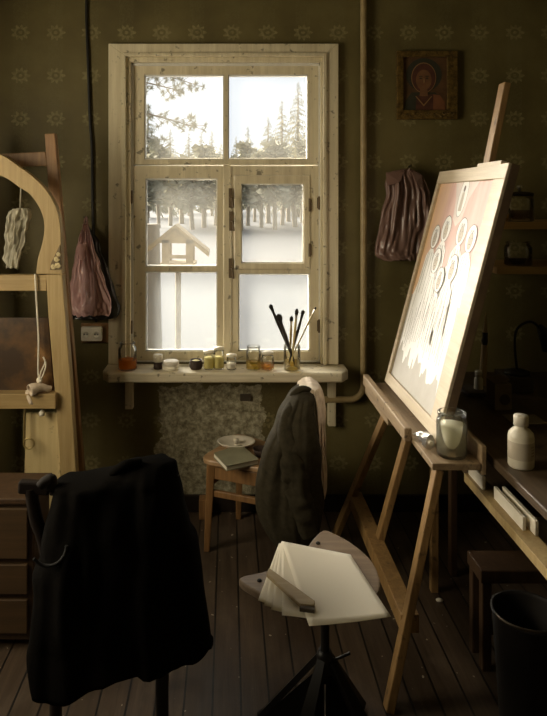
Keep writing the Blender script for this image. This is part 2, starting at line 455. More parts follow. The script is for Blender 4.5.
# black cable
cp = [W(86.5, -8, WALL-.012), W(86.5, 20, WALL-.012), W(88, 60, WALL-.012), W(90, 120, WALL-.012), W(92, 150, WALL-.012), W(92.5, 200, WALL-.012), W(94, 255, WALL-.012), W(96, 322, WALL-.012)]
o = MB().tube([(cp[0].x, WALL-.012, ZC)]+[tuple(p) for p in smooth_poly(cp, 5, False)][1:], .0075, 8).build('power_cable', M_black)
tag(o, 'thick black cable hanging down the wall left of the window', 'cable')
# socket
p = W(95.5, 332.5, WALL)
sk = thing('wall_socket', (p.x, WALL, p.z), 'white double wall socket on a wooden plate under the pink bag', 'socket')
MB().box((p.x-.072, WALL-.014, p.z-.05), (p.x+.072, WALL, p.z+.05)).build('wooden_plate', M_brown, sk, bevel=.003)
MB().box((p.x-.066, WALL-.046, p.z-.037), (p.x+.040, WALL-.0145, p.z+.037)).build('socket_body', M_plaster, sk, bevel=.008)
for dx in (-.040, .014):
    r = MB()
    r.lathe((0, 0, 0), [(.0185, .0), (.0185, .004), (.015, .004), (.0145, .001), (0, .001)], 20)
    r.v = [(p.x+dx+v[0], WALL-.046-v[2], p.z+v[1]) for v in r.v]
    rr = r.build('outlet_ring', M_plaster, sk)
    h = MB()
    for k in (-.007, .007): h.box((p.x+dx+k-.003, WALL-.0485, p.z-.003), (p.x+dx+k+.003, WALL-.0465, p.z+.003))
    h.build('pin_hole', M_black, rr)
# small dark plate under the sill
p = W(245.5, 397, WALL)
o = MB().box((p.x-.028, WALL-.012, p.z-.018), (p.x+.028, WALL, p.z+.018)).build('wall_plate', M_boxdarker, bevel=.003)
tag(o, 'small dark rectangular plate on the bare wall below the sill', 'wall plate')

def draped(name, rows, mat, parent=None, Y0=None, yc=None, hd=None, ridge=0., n=64, m=46, amp=.01, fr=7, rad=None, solid=.003, power=1., bottom=False, seed=0., keep=.35, top=True):
    """cloth or film hanging in folds: closed sections between measured left and right edges"""
    rows = [Vector(r) for r in rows]
    S = smooth_poly(rows, max(1, m//(len(rows)-1)), False); L = len(S)
    vs = []; fs = []
    for i, r in enumerate(S):
        t = i/(L-1)
        py, a, b = r
        Yc = yc(t) if yc else Y0; D = hd(t) if callable(hd) else hd
        A = W(a, py, Yc); B = W(b, py, Yc)
        cx, hw, z = (A.x+B.x)/2, max((B.x-A.x)/2, .002), A.z
        for k in range(n):
            an = 2*PI*k/n; ca, sa = math.cos(an), math.sin(an)
            x = cx+hw*math.copysign(abs(ca)**power, ca)
            y = Yc+D*math.copysign(abs(sa)**.8, sa)
            u = (x-cx)/hw
            f = noise.noise(Vector((u*fr/2.+seed, t*.9+seed*2., sa*1.5)))+.5*noise.noise(Vector((u*fr+seed, t*2.2, sa*2.+3.)))
            f += .35*noise.noise(Vector((u*fr*.8, t*7+seed, 9.)))
            if ridge:
                g1 = 1-2*abs(noise.noise(Vector((u*fr*(.40+.25*(1-t))+seed*3+.8*noise.noise(Vector((u*1.5, t*3, seed))), t*1.3+seed, sa))))
                g2 = 1-2*abs(noise.noise(Vector((u*fr*.45+t*2.5+seed, t*5.-u*2.5, sa+seed))))
                f = f*.5+ridge*(.7*g1+.65*g2*min(1, t*1.6))
                x += .35*amp*noise.noise(Vector((t*9, seed, math.copysign(1, ca))))*abs(ca)
                z += .22*amp*noise.noise(Vector((u*4, seed, 5.)))*t**3
            k2 = amp*f*(keep+(1-keep)*math.sin(PI*min(1, t*1.1+.05)))
            y += k2*(1 if sa < 0 else .6)*abs(sa)
            vs.append((x+.25*k2*(1-abs(u)), y, z+.3*k2*abs(sa)))
    for i in range(L-1):
        for k in range(n):
            k2 = (k+1) % n; fs.append((i*n+k, i*n+k2, (i+1)*n+k2, (i+1)*n+k))
    mb = MB(); mb.add(vs, fs, 0, True)
    if top: mb.f.append(tuple(range(n))); mb.m.append(0); mb.sm.append(True)
    if bottom: mb.f.append(tuple(range((L-1)*n, L*n))[::-1]); mb.m.append(0); mb.sm.append(True)
    return mb.build(name, mat, parent, solid=solid)

# pink bag with black bag behind it
hp = W(86.5, 219, WALL)
bb = thing('hanging_bag', (hp.x, WALL-.05, hp.z), 'black plastic bag hanging behind the pink bag, left of the window', 'bag')
draped('bag_body', [(226, 85, 89), (240, 80, 98), (258, 76, 104), (280, 71, 112), (300, 68, 118), (312, 67, 120), (319, 70, 115)], M_bagblack, bb, WALL-.055, hd=lambda t: .012+.03*t, amp=.02, fr=9, bottom=True, seed=4., ridge=.8)
MB().tube([W(86, 228, WALL-.055), W(86.5, 217, WALL-.05), W(88, 228, WALL-.055)], .004, 6).build('bag_handle', M_bagblack, bb)
pb = thing('hanging_bag', (hp.x, WALL-.14, hp.z), 'glossy pink plastic bag hanging on the wall left of the window', 'bag')
draped('bag_body', [(224, 83, 88), (236, 79.5, 91), (250, 76, 95.5), (266, 73, 100), (282, 70.5, 105.5), (298, 68.5, 110), (307, 68.5, 111.5), (312, 72, 109)], M_bag, pb, WALL-.145, hd=lambda t: .012+.038*t, amp=.030, fr=9, bottom=True, seed=1., ridge=.9, n=120, m=70, keep=.6)
MB().tube([W(84, 226, WALL-.145), W(85, 219, WALL-.10), W(86.5, 216.5, WALL-.05), W(87, 219, WALL-.10), W(87.5, 226, WALL-.145)], .005, 6).build('bag_handle', M_bag, pb)
MB().prism([W(76.5, 247, WALL-.19), W(82, 243.5, WALL-.19), W(87, 246, WALL-.19), W(86, 254, WALL-.20), W(83, 262, WALL-.195), W(79, 258, WALL-.195)], (0, .004, 0)).build('bag_flap', M_bag, pb)
nl = MB().tube([(hp.x, WALL, hp.z+.006), (hp.x, WALL-.06, hp.z+.012)], .004, 8).build('nail', M_dark)
tag(nl, 'iron nail in the wall holding the pink and black bags', 'nail')
# mauve bag behind the easel
hp2 = W(408.5, 168, WALL)
mb2 = thing('hanging_bag', (hp2.x, WALL-.05, hp2.z), 'mauve plastic bag hanging on the wall behind the easel', 'bag')
draped('bag_body', [(169.5, 402, 412), (174, 388, 421), (182, 385.5, 426), (194, 385.5, 430), (212, 382, 432), (232, 378, 432), (250, 375, 429), (256, 376.5, 428), (260, 384, 424)], M_bag2, mb2, WALL-.05, hd=lambda t: .016+.03*t, amp=.030, fr=10, bottom=True, seed=9., ridge=.9, n=120, m=70, keep=.6)
for s_ in (-1, 1):
    MB().prism([W(408-s_*4, 171, WALL-.06), W(408+s_*(-22 if s_ > 0 else -14), 172.5 if s_ > 0 else 176, WALL-.066), W(408+s_*(-21 if s_ > 0 else -16), 186 if s_ > 0 else 190, WALL-.07), W(408-s_*8, 182, WALL-.075)], (0, .004, 0)).build('bag_ear', M_bag2, mb2)
nl = MB().tube([(hp2.x, WALL, hp2.z+.006), (hp2.x, WALL-.055, hp2.z+.012)], .004, 8).build('nail', M_dark)
tag(nl, 'iron nail in the wall holding the mauve bag', 'nail')
# framed picture: generic robed figure in tarnished gilt
pc = W(425.5, 86, WALL)
ic = thing('framed_painting', (pc.x, WALL-.001, pc.z), 'dark old painting of a veiled figure in a tarnished gilt frame on the wall', 'picture')
X0, X1, Z0, Z1 = wx(395.5), wx(456), wz(120), wz(52)
YI = WALL-.028
g = MB(); bw = .030
g.box((X0, YI, Z0), (X1, WALL-.001, Z0+.048)); g.box((X0, YI, Z1-.030), (X1, WALL-.001, Z1))
g.box((X0, YI, Z0+.048), (X0+.034, WALL-.001, Z1-.030)); g.box((X1-.052, YI, Z0+.048), (X1, WALL-.001, Z1-.030))
rng = random.Random(3)
for k in range(34):   # beaded ornament along the bottom band
    x = X0+.03+(X1-X0-.05)*k/33; z = Z0+.024+rng.uniform(-.010, .010)
    g.lathe((x, YI+.001, z), [(.001, -.005), (.0065, -.003), (.0065, .003), (.001, .005)], 8)
g.build('gilt_frame', M_gold, ic, bevel=.003)
Mi = [plain('icon ground', (.12, .058, .02), (.06, .028, .01), scale=20), plain('icon veil', (.11, .035, .02), (.06, .02, .012), scale=25),
      plain('icon flesh', (.21, .10, .04), (.14, .06, .025), scale=30), plain('icon dark halo', (.035, .034, .02), scale=25), plain('icon red robe', (.22, .085, .033), (.14, .05, .02)), plain('icon line', (.30, .17, .07))]
a = MB(); yy = [YI+.016]
def lay(pts, mi):
    yy[0] -= .0006
    a.add([(pc.x+u, yy[0], pc.z+v) for u, v in pts], [tuple(range(len(pts)))], mi)
def ell(cx, cz, rx, rz, rot=0, n=28):
    return [(cx+rx*math.cos(t)*math.cos(rot)-rz*math.sin(t)*math.sin(rot), cz+rx*math.cos(t)*math.sin(rot)+rz*math.sin(t)*math.cos(rot)) for t in [2*PI*k/n for k in range(n)]]
lay([(X0+.03-pc.x, Z0+.04-pc.z), (X1-.045-pc.x, Z0+.04-pc.z), (X1-.045-pc.x, Z1-.028-pc.z), (X0+.03-pc.x, Z1-.028-pc.z)], 0)
lay(ell(-.012, .055, .092, .086), 3)
lay([(-.118, -.128), (-.105, -.075), (-.075, -.035), (.045, -.035), (.085, -.07), (.100, -.128)], 3)
lay([(-.055, -.128), (-.05, -.05), (.035, -.045), (.05, -.128)], 1)
lay([(.035, -.128), (.035, -.045), (.07, -.05), (.094, -.085), (.098, -.128)], 4)
lay(ell(-.014, .040, .064, .078), 5); lay(ell(-.014, .039, .060, .074), 1)
lay(ell(-.014, .028, .040, .053), 2)
lay([(-.032, -.015), (.004, -.015), (.008, -.055), (-.036, -.055)], 2)
lay([(-.052, -.055), (-.014, -.098), (.024, -.055), (.030, -.055), (-.014, -.108), (-.058, -.055)], 5)
for s_ in (-1, 1):
    lay(ell(-.014+s_*.016, .036, .0075, .003), 3); lay(ell(-.014+s_*.016, .046, .010, .002), 3)
lay([(-.016, .036), (-.012, .036), (-.009, .014), (-.018, .014)], 5); lay(ell(-.014, .003, .009, .003), 4)
a.build('painted_panel', Mi, ic, fix=False)
# wood block by the wall foot
p = W(203, 505, 3.26)
o = MB().box((p.x-.02, 3.25, 0), (p.x+.022, 3.31, .10)).build('wooden_block', M_brown, bevel=.004)
tag(o, 'small brown wooden block on the floor against the wall left of the chair', 'wood block')

# ================================================================== JARS ON THE SILL
def lathe_part(name, c, prof, mat, parent, n=28):
    return MB().lathe(c, prof, n).build(name, mat, parent)
def jar_prof(r, h, neck, wall=.0025):
    return [(0, 0), (r*.92, 0), (r, .006), (r, h*.74), (r*.97, h*.80), (neck, h*.87), (neck, h*.90), (neck*1.04, h*.91), (neck*1.04, h*.985), (neck*.99, h),
            (neck*.92, h), (neck*.90, h*.88), (r*.9, h*.79), (r-wall, h*.72), (r-wall, .008), (0, .006)]
def sill_at(px, y): return Vector(((px-CX)*y/F, y, SZ))
def sill_jar(px, y, wpx, hpx, label, fill, fm, lid=None, glassm=None, name='glass_jar', cat='jar', nk=.8):
    p = sill_at(px, y); s = y/F; r = wpx*s/2; h = hpx*s
    t = thing(name, p, label, cat, 'jars and pots on the windowsill')
    lathe_part('glass_body', p, jar_prof(r, h, r*nk), glassm or M_jar, t)
    if fill: lathe_part('contents', p, [(0, .007), (r*.93, .007), (r*.95, .010), (r*.95, h*fill), (0, h*fill)], fm, t)
    if lid: lathe_part('lid', p, [(0, h+.001), (r*nk*1.1, h+.001), (r*nk*1.1, h+.012), (0, h+.014)], lid, t)
    return t
sill_jar(127.5, 3.24, 18.5, 27, 'large glass jar holding orange oil, left end of the windowsill', .36, M_orange)
# stacked small pot: white lid above dark
p = sill_at(158, 3.25)
t = thing('paint_pot', p, 'tall little pot, dark below and white above, beside the large orange jar', 'pot', 'jars and pots on the windowsill')
lathe_part('pot_body', p, [(0, 0), (.021, 0), (.022, .003), (.022, .034), (0, .034)], M_darkpig, t)
lathe_part('white_top', p, [(0, .0345), (.021, .0345), (.021, .048), (.023, .049), (.023, .068), (.021, .071), (0, .071)], M_plwhite, t)
p = sill_at(171, 3.235)
t = thing('round_tin', p, 'flat round white tin with its lid on, on the windowsill', 'tin', 'jars and pots on the windowsill')
lathe_part('tin_body', p, [(0, 0), (.036, 0), (.038, .004), (.038, .024), (0, .024)], M_plwhite, t)
lathe_part('lid', p, [(0, .0245), (.040, .0245), (.041, .030), (.040, .042), (.034, .045), (0, .044)], M_plaster, t)
p = sill_at(196, 3.245)
t = thing('paint_pot', p, 'squat dark open pot with pale dried paint, middle of the windowsill', 'pot', 'jars and pots on the windowsill')
lathe_part('pot_body', p, [(0, 0), (.026, 0), (.033, .012), (.034, .028), (.029, .040), (.031, .046), (.027, .046), (.025, .038), (.025, .034), (0, .034)], M_darkpig, t)
lathe_part('dried_paint', p, [(0, .0345), (.0245, .0345), (.02, .041), (.012, .044), (.0, .043)], M_ochre, t)
sill_jar(209, 3.245, 10.5, 16, 'small lidded jar of ochre pigment, the shorter and left one of the ochre pair', .72, M_ochre, M_plwhite, nk=.92)
sill_jar(218.8, 3.25, 10.5, 19, 'small lidded jar of ochre pigment, the taller and right one of the ochre pair', .62, M_ochre, M_plwhite, nk=.9)
sill_jar(231.5, 3.24, 10, 12.5, 'tiny pale lidded jar right of the two ochre jars', .5, M_plaster, M_plwhite, nk=.92)
sill_jar(253.5, 3.245, 15, 23, 'middling glass jar of yellow varnish, right half of the windowsill', .33, M_yellow, None, nk=.86)
sill_jar(267.5, 3.24, 13, 15, 'low round glass jar of honey varnish, just left of the brush jar', .35, M_honey, M_plwhite, nk=.86)
# brush jar
p = sill_at(292, 3.23); s = 3.23/F
bj = thing('brush_jar', p, 'clear glass jar holding brushes, right end of the windowsill', 'jar')
lathe_part('glass_body', p, [(0, 0), (.040, 0), (.042, .006), (.042, .112), (.040, .118), (.041, .122), (.038, .122), (.0385, .112), (.0385, .008), (0, .006)], M_jar, bj)
lathe_part('water', p, [(0, .008), (.037, .008), (.037, .045), (0, .045)], M_yellow, bj)
def brush(foot, tip, label, r, hm, headr, headl, group='brushes in the windowsill jar', fer=.02):
    foot, tip = Vector(foot), Vector(tip); d = (tip-foot).normalized(); L = (tip-foot).length
    t = thing('paint_brush', foot, label, 'brush', group)
    a_ = L-headl-fer
    MB().tube([foot, foot+d*a_*.35, foot+d*a_*.8, foot+d*a_], [r*.5, r*.8, r*1.1, r*.9], 10).build('handle', hm, t)
    MB().tube([foot+d*a_, foot+d*(a_+fer*.5), foot+d*(a_+fer)], [r*.92, r*1.0, headr*.8], 10).build('ferrule', M_silver if hm is not M_handled else M_blackmetal, t)
    MB().tube([foot+d*(a_+fer), foot+d*(a_+fer+headl*.4), foot+d*(a_+fer+headl*.8), tip], [headr*.8, headr, headr*.75, headr*.2], 10).build('bristles', M_bristle, t)
def bt(px, py, y): return W(px, py, y)
f0 = Vector((p.x, p.y, p.z+.012))
brush(f0+Vector((.024, .0, 0)), bt(270, 304.5, 3.22), 'long dark brush leaning furthest left out of the jar', .0075, M_handled, .011, .022)
brush(f0+Vector((.020, -.016, 0)), bt(278, 314, 3.205), 'thick dark brush with a fat rounded head, second from left', .0085, M_handled, .0165, .032)
brush(f0+Vector((-.010, .016, 0)), bt(291.5, 316, 3.25), 'yellow handled brush with short dark head, middle of the jar', .006, M_handle, .010, .026)
brush(f0+Vector((-.006, -.022, 0)), bt(297, 308.5, 3.215), 'tallest yellow handled brush with dark head, just right of centre', .006, M_handle, .010, .030)
brush(f0+Vector((-.022, -.006, 0)), bt(303.5, 310, 3.235), 'dark handled brush leaning right with a small black tip', .0075, M_handled, .010, .022)
brush(f0+Vector((-.024, .010, 0)), bt(316, 307, 3.255), 'thin brush leaning furthest right out of the jar', .0042, M_handle, .0055, .014)

# ================================================================== CHAIR WITH DISH, JACKET AND SHIRT
ch = thing('wooden_chair', (.1, 2.98, 0), 'brown wooden chair under the window with a dish and a book on its seat', 'chair')
A = Vector((-.105, 2.965, 0)); B = Vector((.045, 3.27, 0)); C = Vector((.385, 3.02, 0)); D = Vector((.285, 2.80, 0))
ZS = .418
up_ = Vector((0, 0, 1))
seat_poly = smooth_poly([A+(A-C)*.02, A.lerp(B, .5)+(A-D)*.04, B+(B-D)*.02, B.lerp(C, .5), C, C.lerp(D, .5), D, D.lerp(A, .5)+(D-C)*.02], 5)
MB().prism([Vector((q.x, q.y, ZS-.020)) for q in seat_poly], (0, 0, .024)).build('seat', M_seat, ch, bevel=.006)
def inset(q, k=.1): m_ = (A+B+C+D)/4; return q.lerp(m_, k)
fl = [inset(A, .09), inset(B, .09)]; bl = [inset(C, .10), inset(D, .10)]
for q in fl:
    out = (q-(A+B+C+D)/4).normalized()*.02
    MB().beam(q+out, q+Vector((0, 0, ZS-.021)), .026, .026, (0, 1, 0), .040, .040).build('leg', M_brown, ch, bevel=.004)
for q in bl:
    out = (q-(A+B+C+D)/4).normalized()
    MB().beam(q+out*.04, q+Vector((0, 0, ZS-.021)), .028, .028, (0, 1, 0), .036, .036).build('leg', M_brown, ch, bevel=.004)
    top = q+Vector((.035, 0, .755)) if q is bl[1] else q+Vector((.02, 0, .755))
    MB().beam(q+Vector((.01, 0, ZS+.005)), top, .034, .026, (0, 1, 0), .026, .022).build('back_post', M_brown, ch, bevel=.004)
ap = MB()
for q, r_ in ((fl[0], fl[1]), (fl[0], bl[1]), (fl[1], bl[0]), (bl[0], bl[1])):
    ap.beam(q+up_*(ZS-.055), r_+up_*(ZS-.055), .020, .062)
ap.build('apron', M_brown, ch, bevel=.003)
for q, r_ in ((fl[0], bl[1]), (fl[1], bl[0])):
    MB().beam(q+up_*.265, r_+up_*.265, .018, .028).build('stretcher', M_brown, ch, bevel=.003)
MB().beam(fl[0]+up_*.31, fl[1]+up_*.31, .018, .028).build('stretcher', M_brown, ch, bevel=.003)
bp = MB()
for zz in (.56, .68): bp.beam(bl[0]+Vector((.02, 0, zz)), bl[1]+Vector((.028, 0, zz)), .016, .05)
bp.build('back_slat', M_brown, ch, bevel=.003)
ZT = ZS+.0045
# dish lid
p = on_z(236, 441, ZT+.01)
p = Vector((.035, 3.11, ZT))
dl = thing('enamel_lid', p, 'oval white dish lid with a knob lying on the chair seat', 'lid')
MB().lathe(p, [(0, .004), (.060, .002), (.084, .012), (.098, .022), (.1, .025), (.096, .027), (.080, .018), (.055, .010), (.02, .012), (0, .014)], 36, sx=.92, sy=.75).build('lid_dish', M_plaster, dl)
MB().lathe(p+Vector((-.002, 0, 0)), [(0, .014), (.009, .013), (.008, .020), (.014, .026), (.014, .033), (.008, .037), (0, .038)], 18).build('knob', M_plaster, dl)
# book
bk = thing('thin_book', on_z(236, 456, ZT), 'thin grey-green book lying closed on the chair seat', 'book')
q4 = [on_z(213.5, 453, ZT+.022), on_z(226.5, 466.5, ZT+.022), on_z(259, 459.5, ZT+.022), on_z(241, 444.5, ZT+.022)]
q4 = [Vector((q.x, q.y, ZT+.001)) for q in q4]
ctr = sum(q4, Vector())/4
ctr2 = Vector((.02, 2.985, ZT+.001)); q4 = [q+(ctr2-ctr)*0 for q in q4]
pgs = [q.lerp(ctr, .03) for q in q4]
MB().prism([q+up_*.0195 for q in q4], (0, 0, .0025)).prism(q4, (0, 0, .0025)).build('cover', M_book, bk)
MB().prism([q+up_*.0026 for q in pgs], (0, 0, .0168)).build('pages', M_paperw, bk)
# small dark bowl
p = Vector((.150, 2.99, ZT))
db = thing('small_bowl', p, 'small dark bowl on the chair seat beside the book', 'bowl')
MB().lathe(p, [(0, 0), (.022, 0), (.036, .018), (.042, .034), (.039, .035), (.032, .018), (.018, .006), (0, .005)], 24).build('bowl', M_darkpig, db)
p2 = p+Vector((.01, -.005, .012))
MB().tube([p2, p2+Vector((.02, .0, .03)), p2+Vector((.035, 0, .034))], [.006, .006, .004], 8).build('spoon_end', M_silver, db)
# jacket and shirt hung over the chair back
sh = draped('linen_shirt', [(383.5, 303, 317), (386, 298, 321), (392, 297, 323.5), (404, 300, 325), (425, 302, 325.5), (450, 305, 326), (472, 308, 326.5), (484, 311, 325.5), (488, 318, 322)], M_shirt, None,
            yc=lambda t: 2.90-.06*t, hd=lambda t: .05+.06*math.sin(PI*min(1, .35+t*.5)), amp=.024, fr=9, seed=2.2, solid=.002, n=110, ridge=.8)
tag(sh, 'pale linen shirt under the jacket over the back of the chair by the window', 'shirt')
jk = thing('work_jacket', (.2, 2.76, .2), 'dark olive jacket hung over the back of the chair by the window', 'jacket')
draped('jacket_body', [(388, 299, 308), (391, 293, 311), (398, 288.5, 313), (410, 281, 314), (424, 274.5, 316), (442, 267.5, 318), (462, 261, 320), (482, 257, 322), (502, 256.5, 322), (520, 261, 320), (533, 269, 317), (540, 276, 314)], M_jacket, jk,
       yc=lambda t: 2.86-.145*min(1, t*2.2), hd=lambda t: .04+.055*math.sin(PI*min(1, .15+t*.75)), amp=.026, fr=5, seed=5.1, solid=.004, n=120, m=80, ridge=.25)
sv = smooth_poly([W(293, 402, 2.79), W(288, 420, 2.71), W(289, 450, 2.655), W(296, 485, 2.640), W(304, 515, 2.645), W(310, 535, 2.65)], 9, False)
rr = [(.018+.034*math.sin(PI*min(1, i/(len(sv)-1)*.75+.06)))*(1+.12*noise.noise(Vector((i*.55, 2, 1)))) for i in range(len(sv))]
s_ = MB(); s_.tube(sv, rr, 22, caps=False)
for i in range(len(sv)):
    for k in range(22):
        v = Vector(s_.v[i*22+k]); dv = v-sv[i]; v = sv[i]+Vector((dv.x, dv.y*.5, dv.z))
        w_ = (1-2*abs(noise.noise(Vector((v.x*14, 3, v.z*17+v.x*9)))))*.011
        s_.v[i*22+k] = (v.x+w_*.3, v.y-w_, v.z)
s_.build('sleeve', M_jacket, jk, solid=.004)
col = smooth_poly([W(291, 397, 2.80), W(300, 389.5, 2.79), W(309, 391, 2.81), W(313, 402, 2.84)], 5, False)
MB().tube(col, [.010, .016, .018, .017, .016]+[.015]*(len(col)-5), 10).build('collar', M_jacket, jk)

# ================================================================== FOREGROUND CHAIR AND BLACK COAT
YC = 1.75
fc = thing('dark_chair', ((100-CX)*YC/F, YC, 0), 'dark wooden chair in the left foreground under a black coat', 'chair')
def fp(px, py, y=YC): return W(px, py, y)
# two back posts run down to the rear legs
LB = Vector((-.475, YC+.02, 0)); RB = Vector((-.178, YC+.02, 0))
def post(pts, w, d):
    m_ = MB()
    for i in range(len(pts)-1): m_.beam(pts[i], pts[i+1], w, d, (0, 1, 0))
    return m_
lp = smooth_poly([fp(31, 488), fp(33, 503), fp(37, 522), fp(44, 542), fp(52, 600, YC+.02), fp(56, 690, YC+.02)], 3, False)
MB().tube([tuple(q) for q in lp]+[(LB.x, LB.y, 0)], [.018]*(len(lp))+[.015], 10).build('leg', M_chairdark, fc)
rp = smooth_poly([fp(172, 474), fp(170, 520), fp(165, 600, YC+.02), fp(162, 690, YC+.02)], 4, False)
MB().tube([tuple(q) for q in rp]+[(RB.x, RB.y, 0)], [.018]*(len(rp))+[.015], 10).build('leg', M_chairdark, fc)
tr_ = [fp(19, 486), fp(50, 488), fp(110, 489), fp(174, 485)]
m_ = MB()
for i in range(3): m_.beam(tr_[i], tr_[i+1], .028, .034)
m_.build('top_rail', M_chairdark, fc, bevel=.006)
m_ = MB().beam(fp(42, 560, YC+.01), fp(167, 560, YC+.01), .02, .05); m_.build('back_slat', M_chairdark, fc, bevel=.004)
sz = .45
sp_ = [Vector((-.49, YC+.035, sz-.03)), Vector((-.165, YC+.035, sz-.03)), Vector((-.195, YC+.41, sz-.03)), Vector((-.575, YC+.41, sz-.03))]
MB().prism(sp_, (0, 0, .03)).build('seat', M_chairdark, fc, bevel=.008)
for x in (-.555, -.222):
    MB().beam((x, YC+.38, 0), (x+.004, YC+.375, sz-.031), .028, .028, (0, 1, 0), .036, .036).build('leg', M_chairdark, fc, bevel=.004)
MB().beam((-.545, YC+.38, .2), (-.225, YC+.38, .2), .02, .03).build('stretcher', M_chairdark, fc, bevel=.003)
# coat: outer shell measured along its silhouette, with an armhole on its left side
rows = [(460.5, 140, 174), (464, 124, 176.5), (470, 113, 177.5), (476, 92, 178.5), (481, 58, 180), (488, 55, 182), (497, 53, 183.5), (506, 51, 185), (518, 47, 188.5), (528, 45, 191),
        (537, 43, 197), (552, 41.5, 199.5), (570, 34, 202), (590, 35, 204), (610, 33, 207), (630, 31, 210), (643, 29, 211.5)]
def coat_mesh():
    S = smooth_poly([Vector(r) for r in rows], 4, False)
    n = 96; vs = []; fs = []; L = len(S)
    # bottom hem follows the measured curve
    hem = [(25, 660), (36, 691), (55, 691), (80, 683), (101, 671), (126, 662), (151, 661), (168, 658), (190, 652), (203, 647), (212, 642)]
    def hemy(px):
        for (a, ya), (b, yb) in zip(hem, hem[1:]):
            if a <= px <= b: return ya+(yb-ya)*(px-a)/(b-a)
        return hem[0][1] if px < hem[0][0] else hem[-1][1]
    EX = 8
    for i in range(L+EX):
        py, a, b = S[min(i, L-1)]
        if i >= L:
            k = (i-L+1)/EX; a = a-4*k*(1-k)*2; py = None
        t = min(1, i/(L-1)); D = .022+.075*math.sin(PI*min(1, t*.8))**.7
        for k in range(n):
            an = 2*PI*k/n; ca, sa = math.cos(an), math.sin(an)
            px = (a+b)/2+(b-a)/2*math.copysign(abs(ca)**.75, ca)
            f = noise.noise(Vector((px*.035, t*2.2, sa)))+.5*noise.noise(Vector((px*.09, t*4., 3+sa)))
            y = YC+.005+D*math.copysign(abs(sa)**.7, sa)+.026*f*abs(sa)
            yy_ = py if py is not None else S[-1][0]+(hemy(px)-S[-1][0])*((i-L+1)/EX)
            q = W(px, yy_, YC); vs.append((q.x, y, q.z))
    for i in range(L+EX-1):
        for k in range(n):
            k2 = (k+1) % n; fs.append((i*n+k, i*n+k2, (i+1)*n+k2, (i+1)*n+k))
    mb = MB(); mb.add(vs, fs, 0, True); mb.f.append(tuple(range(n))); mb.m.append(0); mb.sm.append(True)
    return mb
ct = thing('black_coat', ((110-CX)*YC/F, YC, .3), 'black sleeveless coat draped over the chair in the left foreground', 'coat')
coat_mesh().build('coat_body', M_coat, ct, solid=.005)
cl = smooth_poly([fp(112, 474, YC-.02), fp(122, 466.5, YC-.03), fp(130, 463.5, YC-.03), (fp(141, 463, YC-.02))], 4, False)
MB().tube(cl, [.012]*len(cl), 10).build('collar', M_coat, ct)
ah = [fp(44+19*math.cos(t)+4, 544+22*math.sin(t), YC-.085) for t in [PI*.02+PI*.75*k/14 for k in range(15)]]
MB().tube(ah, .0045, 8).build('armhole_seam', plain('worn seam', (.007, .006, .005), rough=.9), ct)
hk = smooth_poly([fp(40, 486, YC-.03), fp(46, 480, YC-.03), fp(52, 478.5, YC-.03), fp(53, 484, YC-.02), fp(50, 490, YC-.02)], 4, False)
o = MB().tube(hk, .012, 10).build('dark_scarf', plain('dark knitted scarf', (.018, .014, .012), rough=.95)); tag(o, 'dark knotted scarf end on the top rail of the foreground chair', 'scarf')

# ================================================================== FOREGROUND STOOL
ZS2 = .505
st = thing('pedestal_stool', ((318-CX)*1.9/F, 1.87, 0), 'artist pedestal stool with crescent wooden seat and black metal base', 'stool')
pts = [(240.5, 581), (243, 576), (268, 570), (298, 556), (314, 538), (321, 531.5), (328, 530.5), (352, 543), (372, 561), (380, 580), (377, 594), (366, 607), (345, 614), (310, 614), (280, 604), (256, 591)]
seat = [on_z(x, y, ZS2) for x, y in pts]
sm_ = smooth_poly(seat, 5)
MB().prism([q-up_*.022 for q in sm_], (0, 0, .022)).build('seat', wood('stool seat wood', (.30, .22, .15), (.16, .11, .07), 'x', .4), st, bevel=.005)
for x, y in ((259.5, 581), (318, 543.5)):
    p = on_z(x, y, ZS2)
    MB().lathe(p, [(0, .0), (.007, .0), (.007, .003), (.004, .0055), (0, .0055)], 12).build('bolt', M_blackmetal, st)
pc_ = Vector(((325-CX)*1.88/F, 1.88, 0))
MB().tube([pc_+up_*.22, pc_+up_*(ZS2-.023)], .013, 16).build('post', M_blackmetal, st)
hub = MB(); hub.lathe(pc_, [(.0, .215), (.022, .215), (.024, .24), (.024, .285), (.018, .30), (.0135, .30)], 20)
MB().lathe(pc_, [(.0135, ZS2-.06), (.05, ZS2-.030), (.05, ZS2-.0225), (0, ZS2-.0225)], 20).build('seat_plate', M_blackmetal, st)
hub.build('hub', M_blackmetal, st)
MB().tube([pc_+Vector((.022, -.01, .275)), pc_+Vector((.07, -.015, .30))], .004, 8).build('locking_lever', M_blackmetal, st)
for k in range(4):
    an = PI/4+k*PI/2+.15; d = Vector((math.cos(an), math.sin(an), 0)); sd = Vector((-d.y, d.x, 0))
    a0 = pc_+d*.012+up_*.27; a1 = pc_+d*.205+up_*.012
    m_ = MB()
    m_.prism([a0+sd*.012, a0-sd*.012, a1-sd*.030, a1+sd*.030], (d*.012+up_*.012))
    m_.prism([pc_+d*.01+up_*.03-sd*.003, pc_+d*.01+up_*.25-sd*.003, a1-sd*.003+up_*.006], sd*.006)
    lg = m_.build('leg', M_blackmetal, st)
    MB().lathe(a1+d*.008, [(0, -.012), (.02, -.012), (.02, .002), (0, .004)], 14).build('foot_pad', M_black, lg)
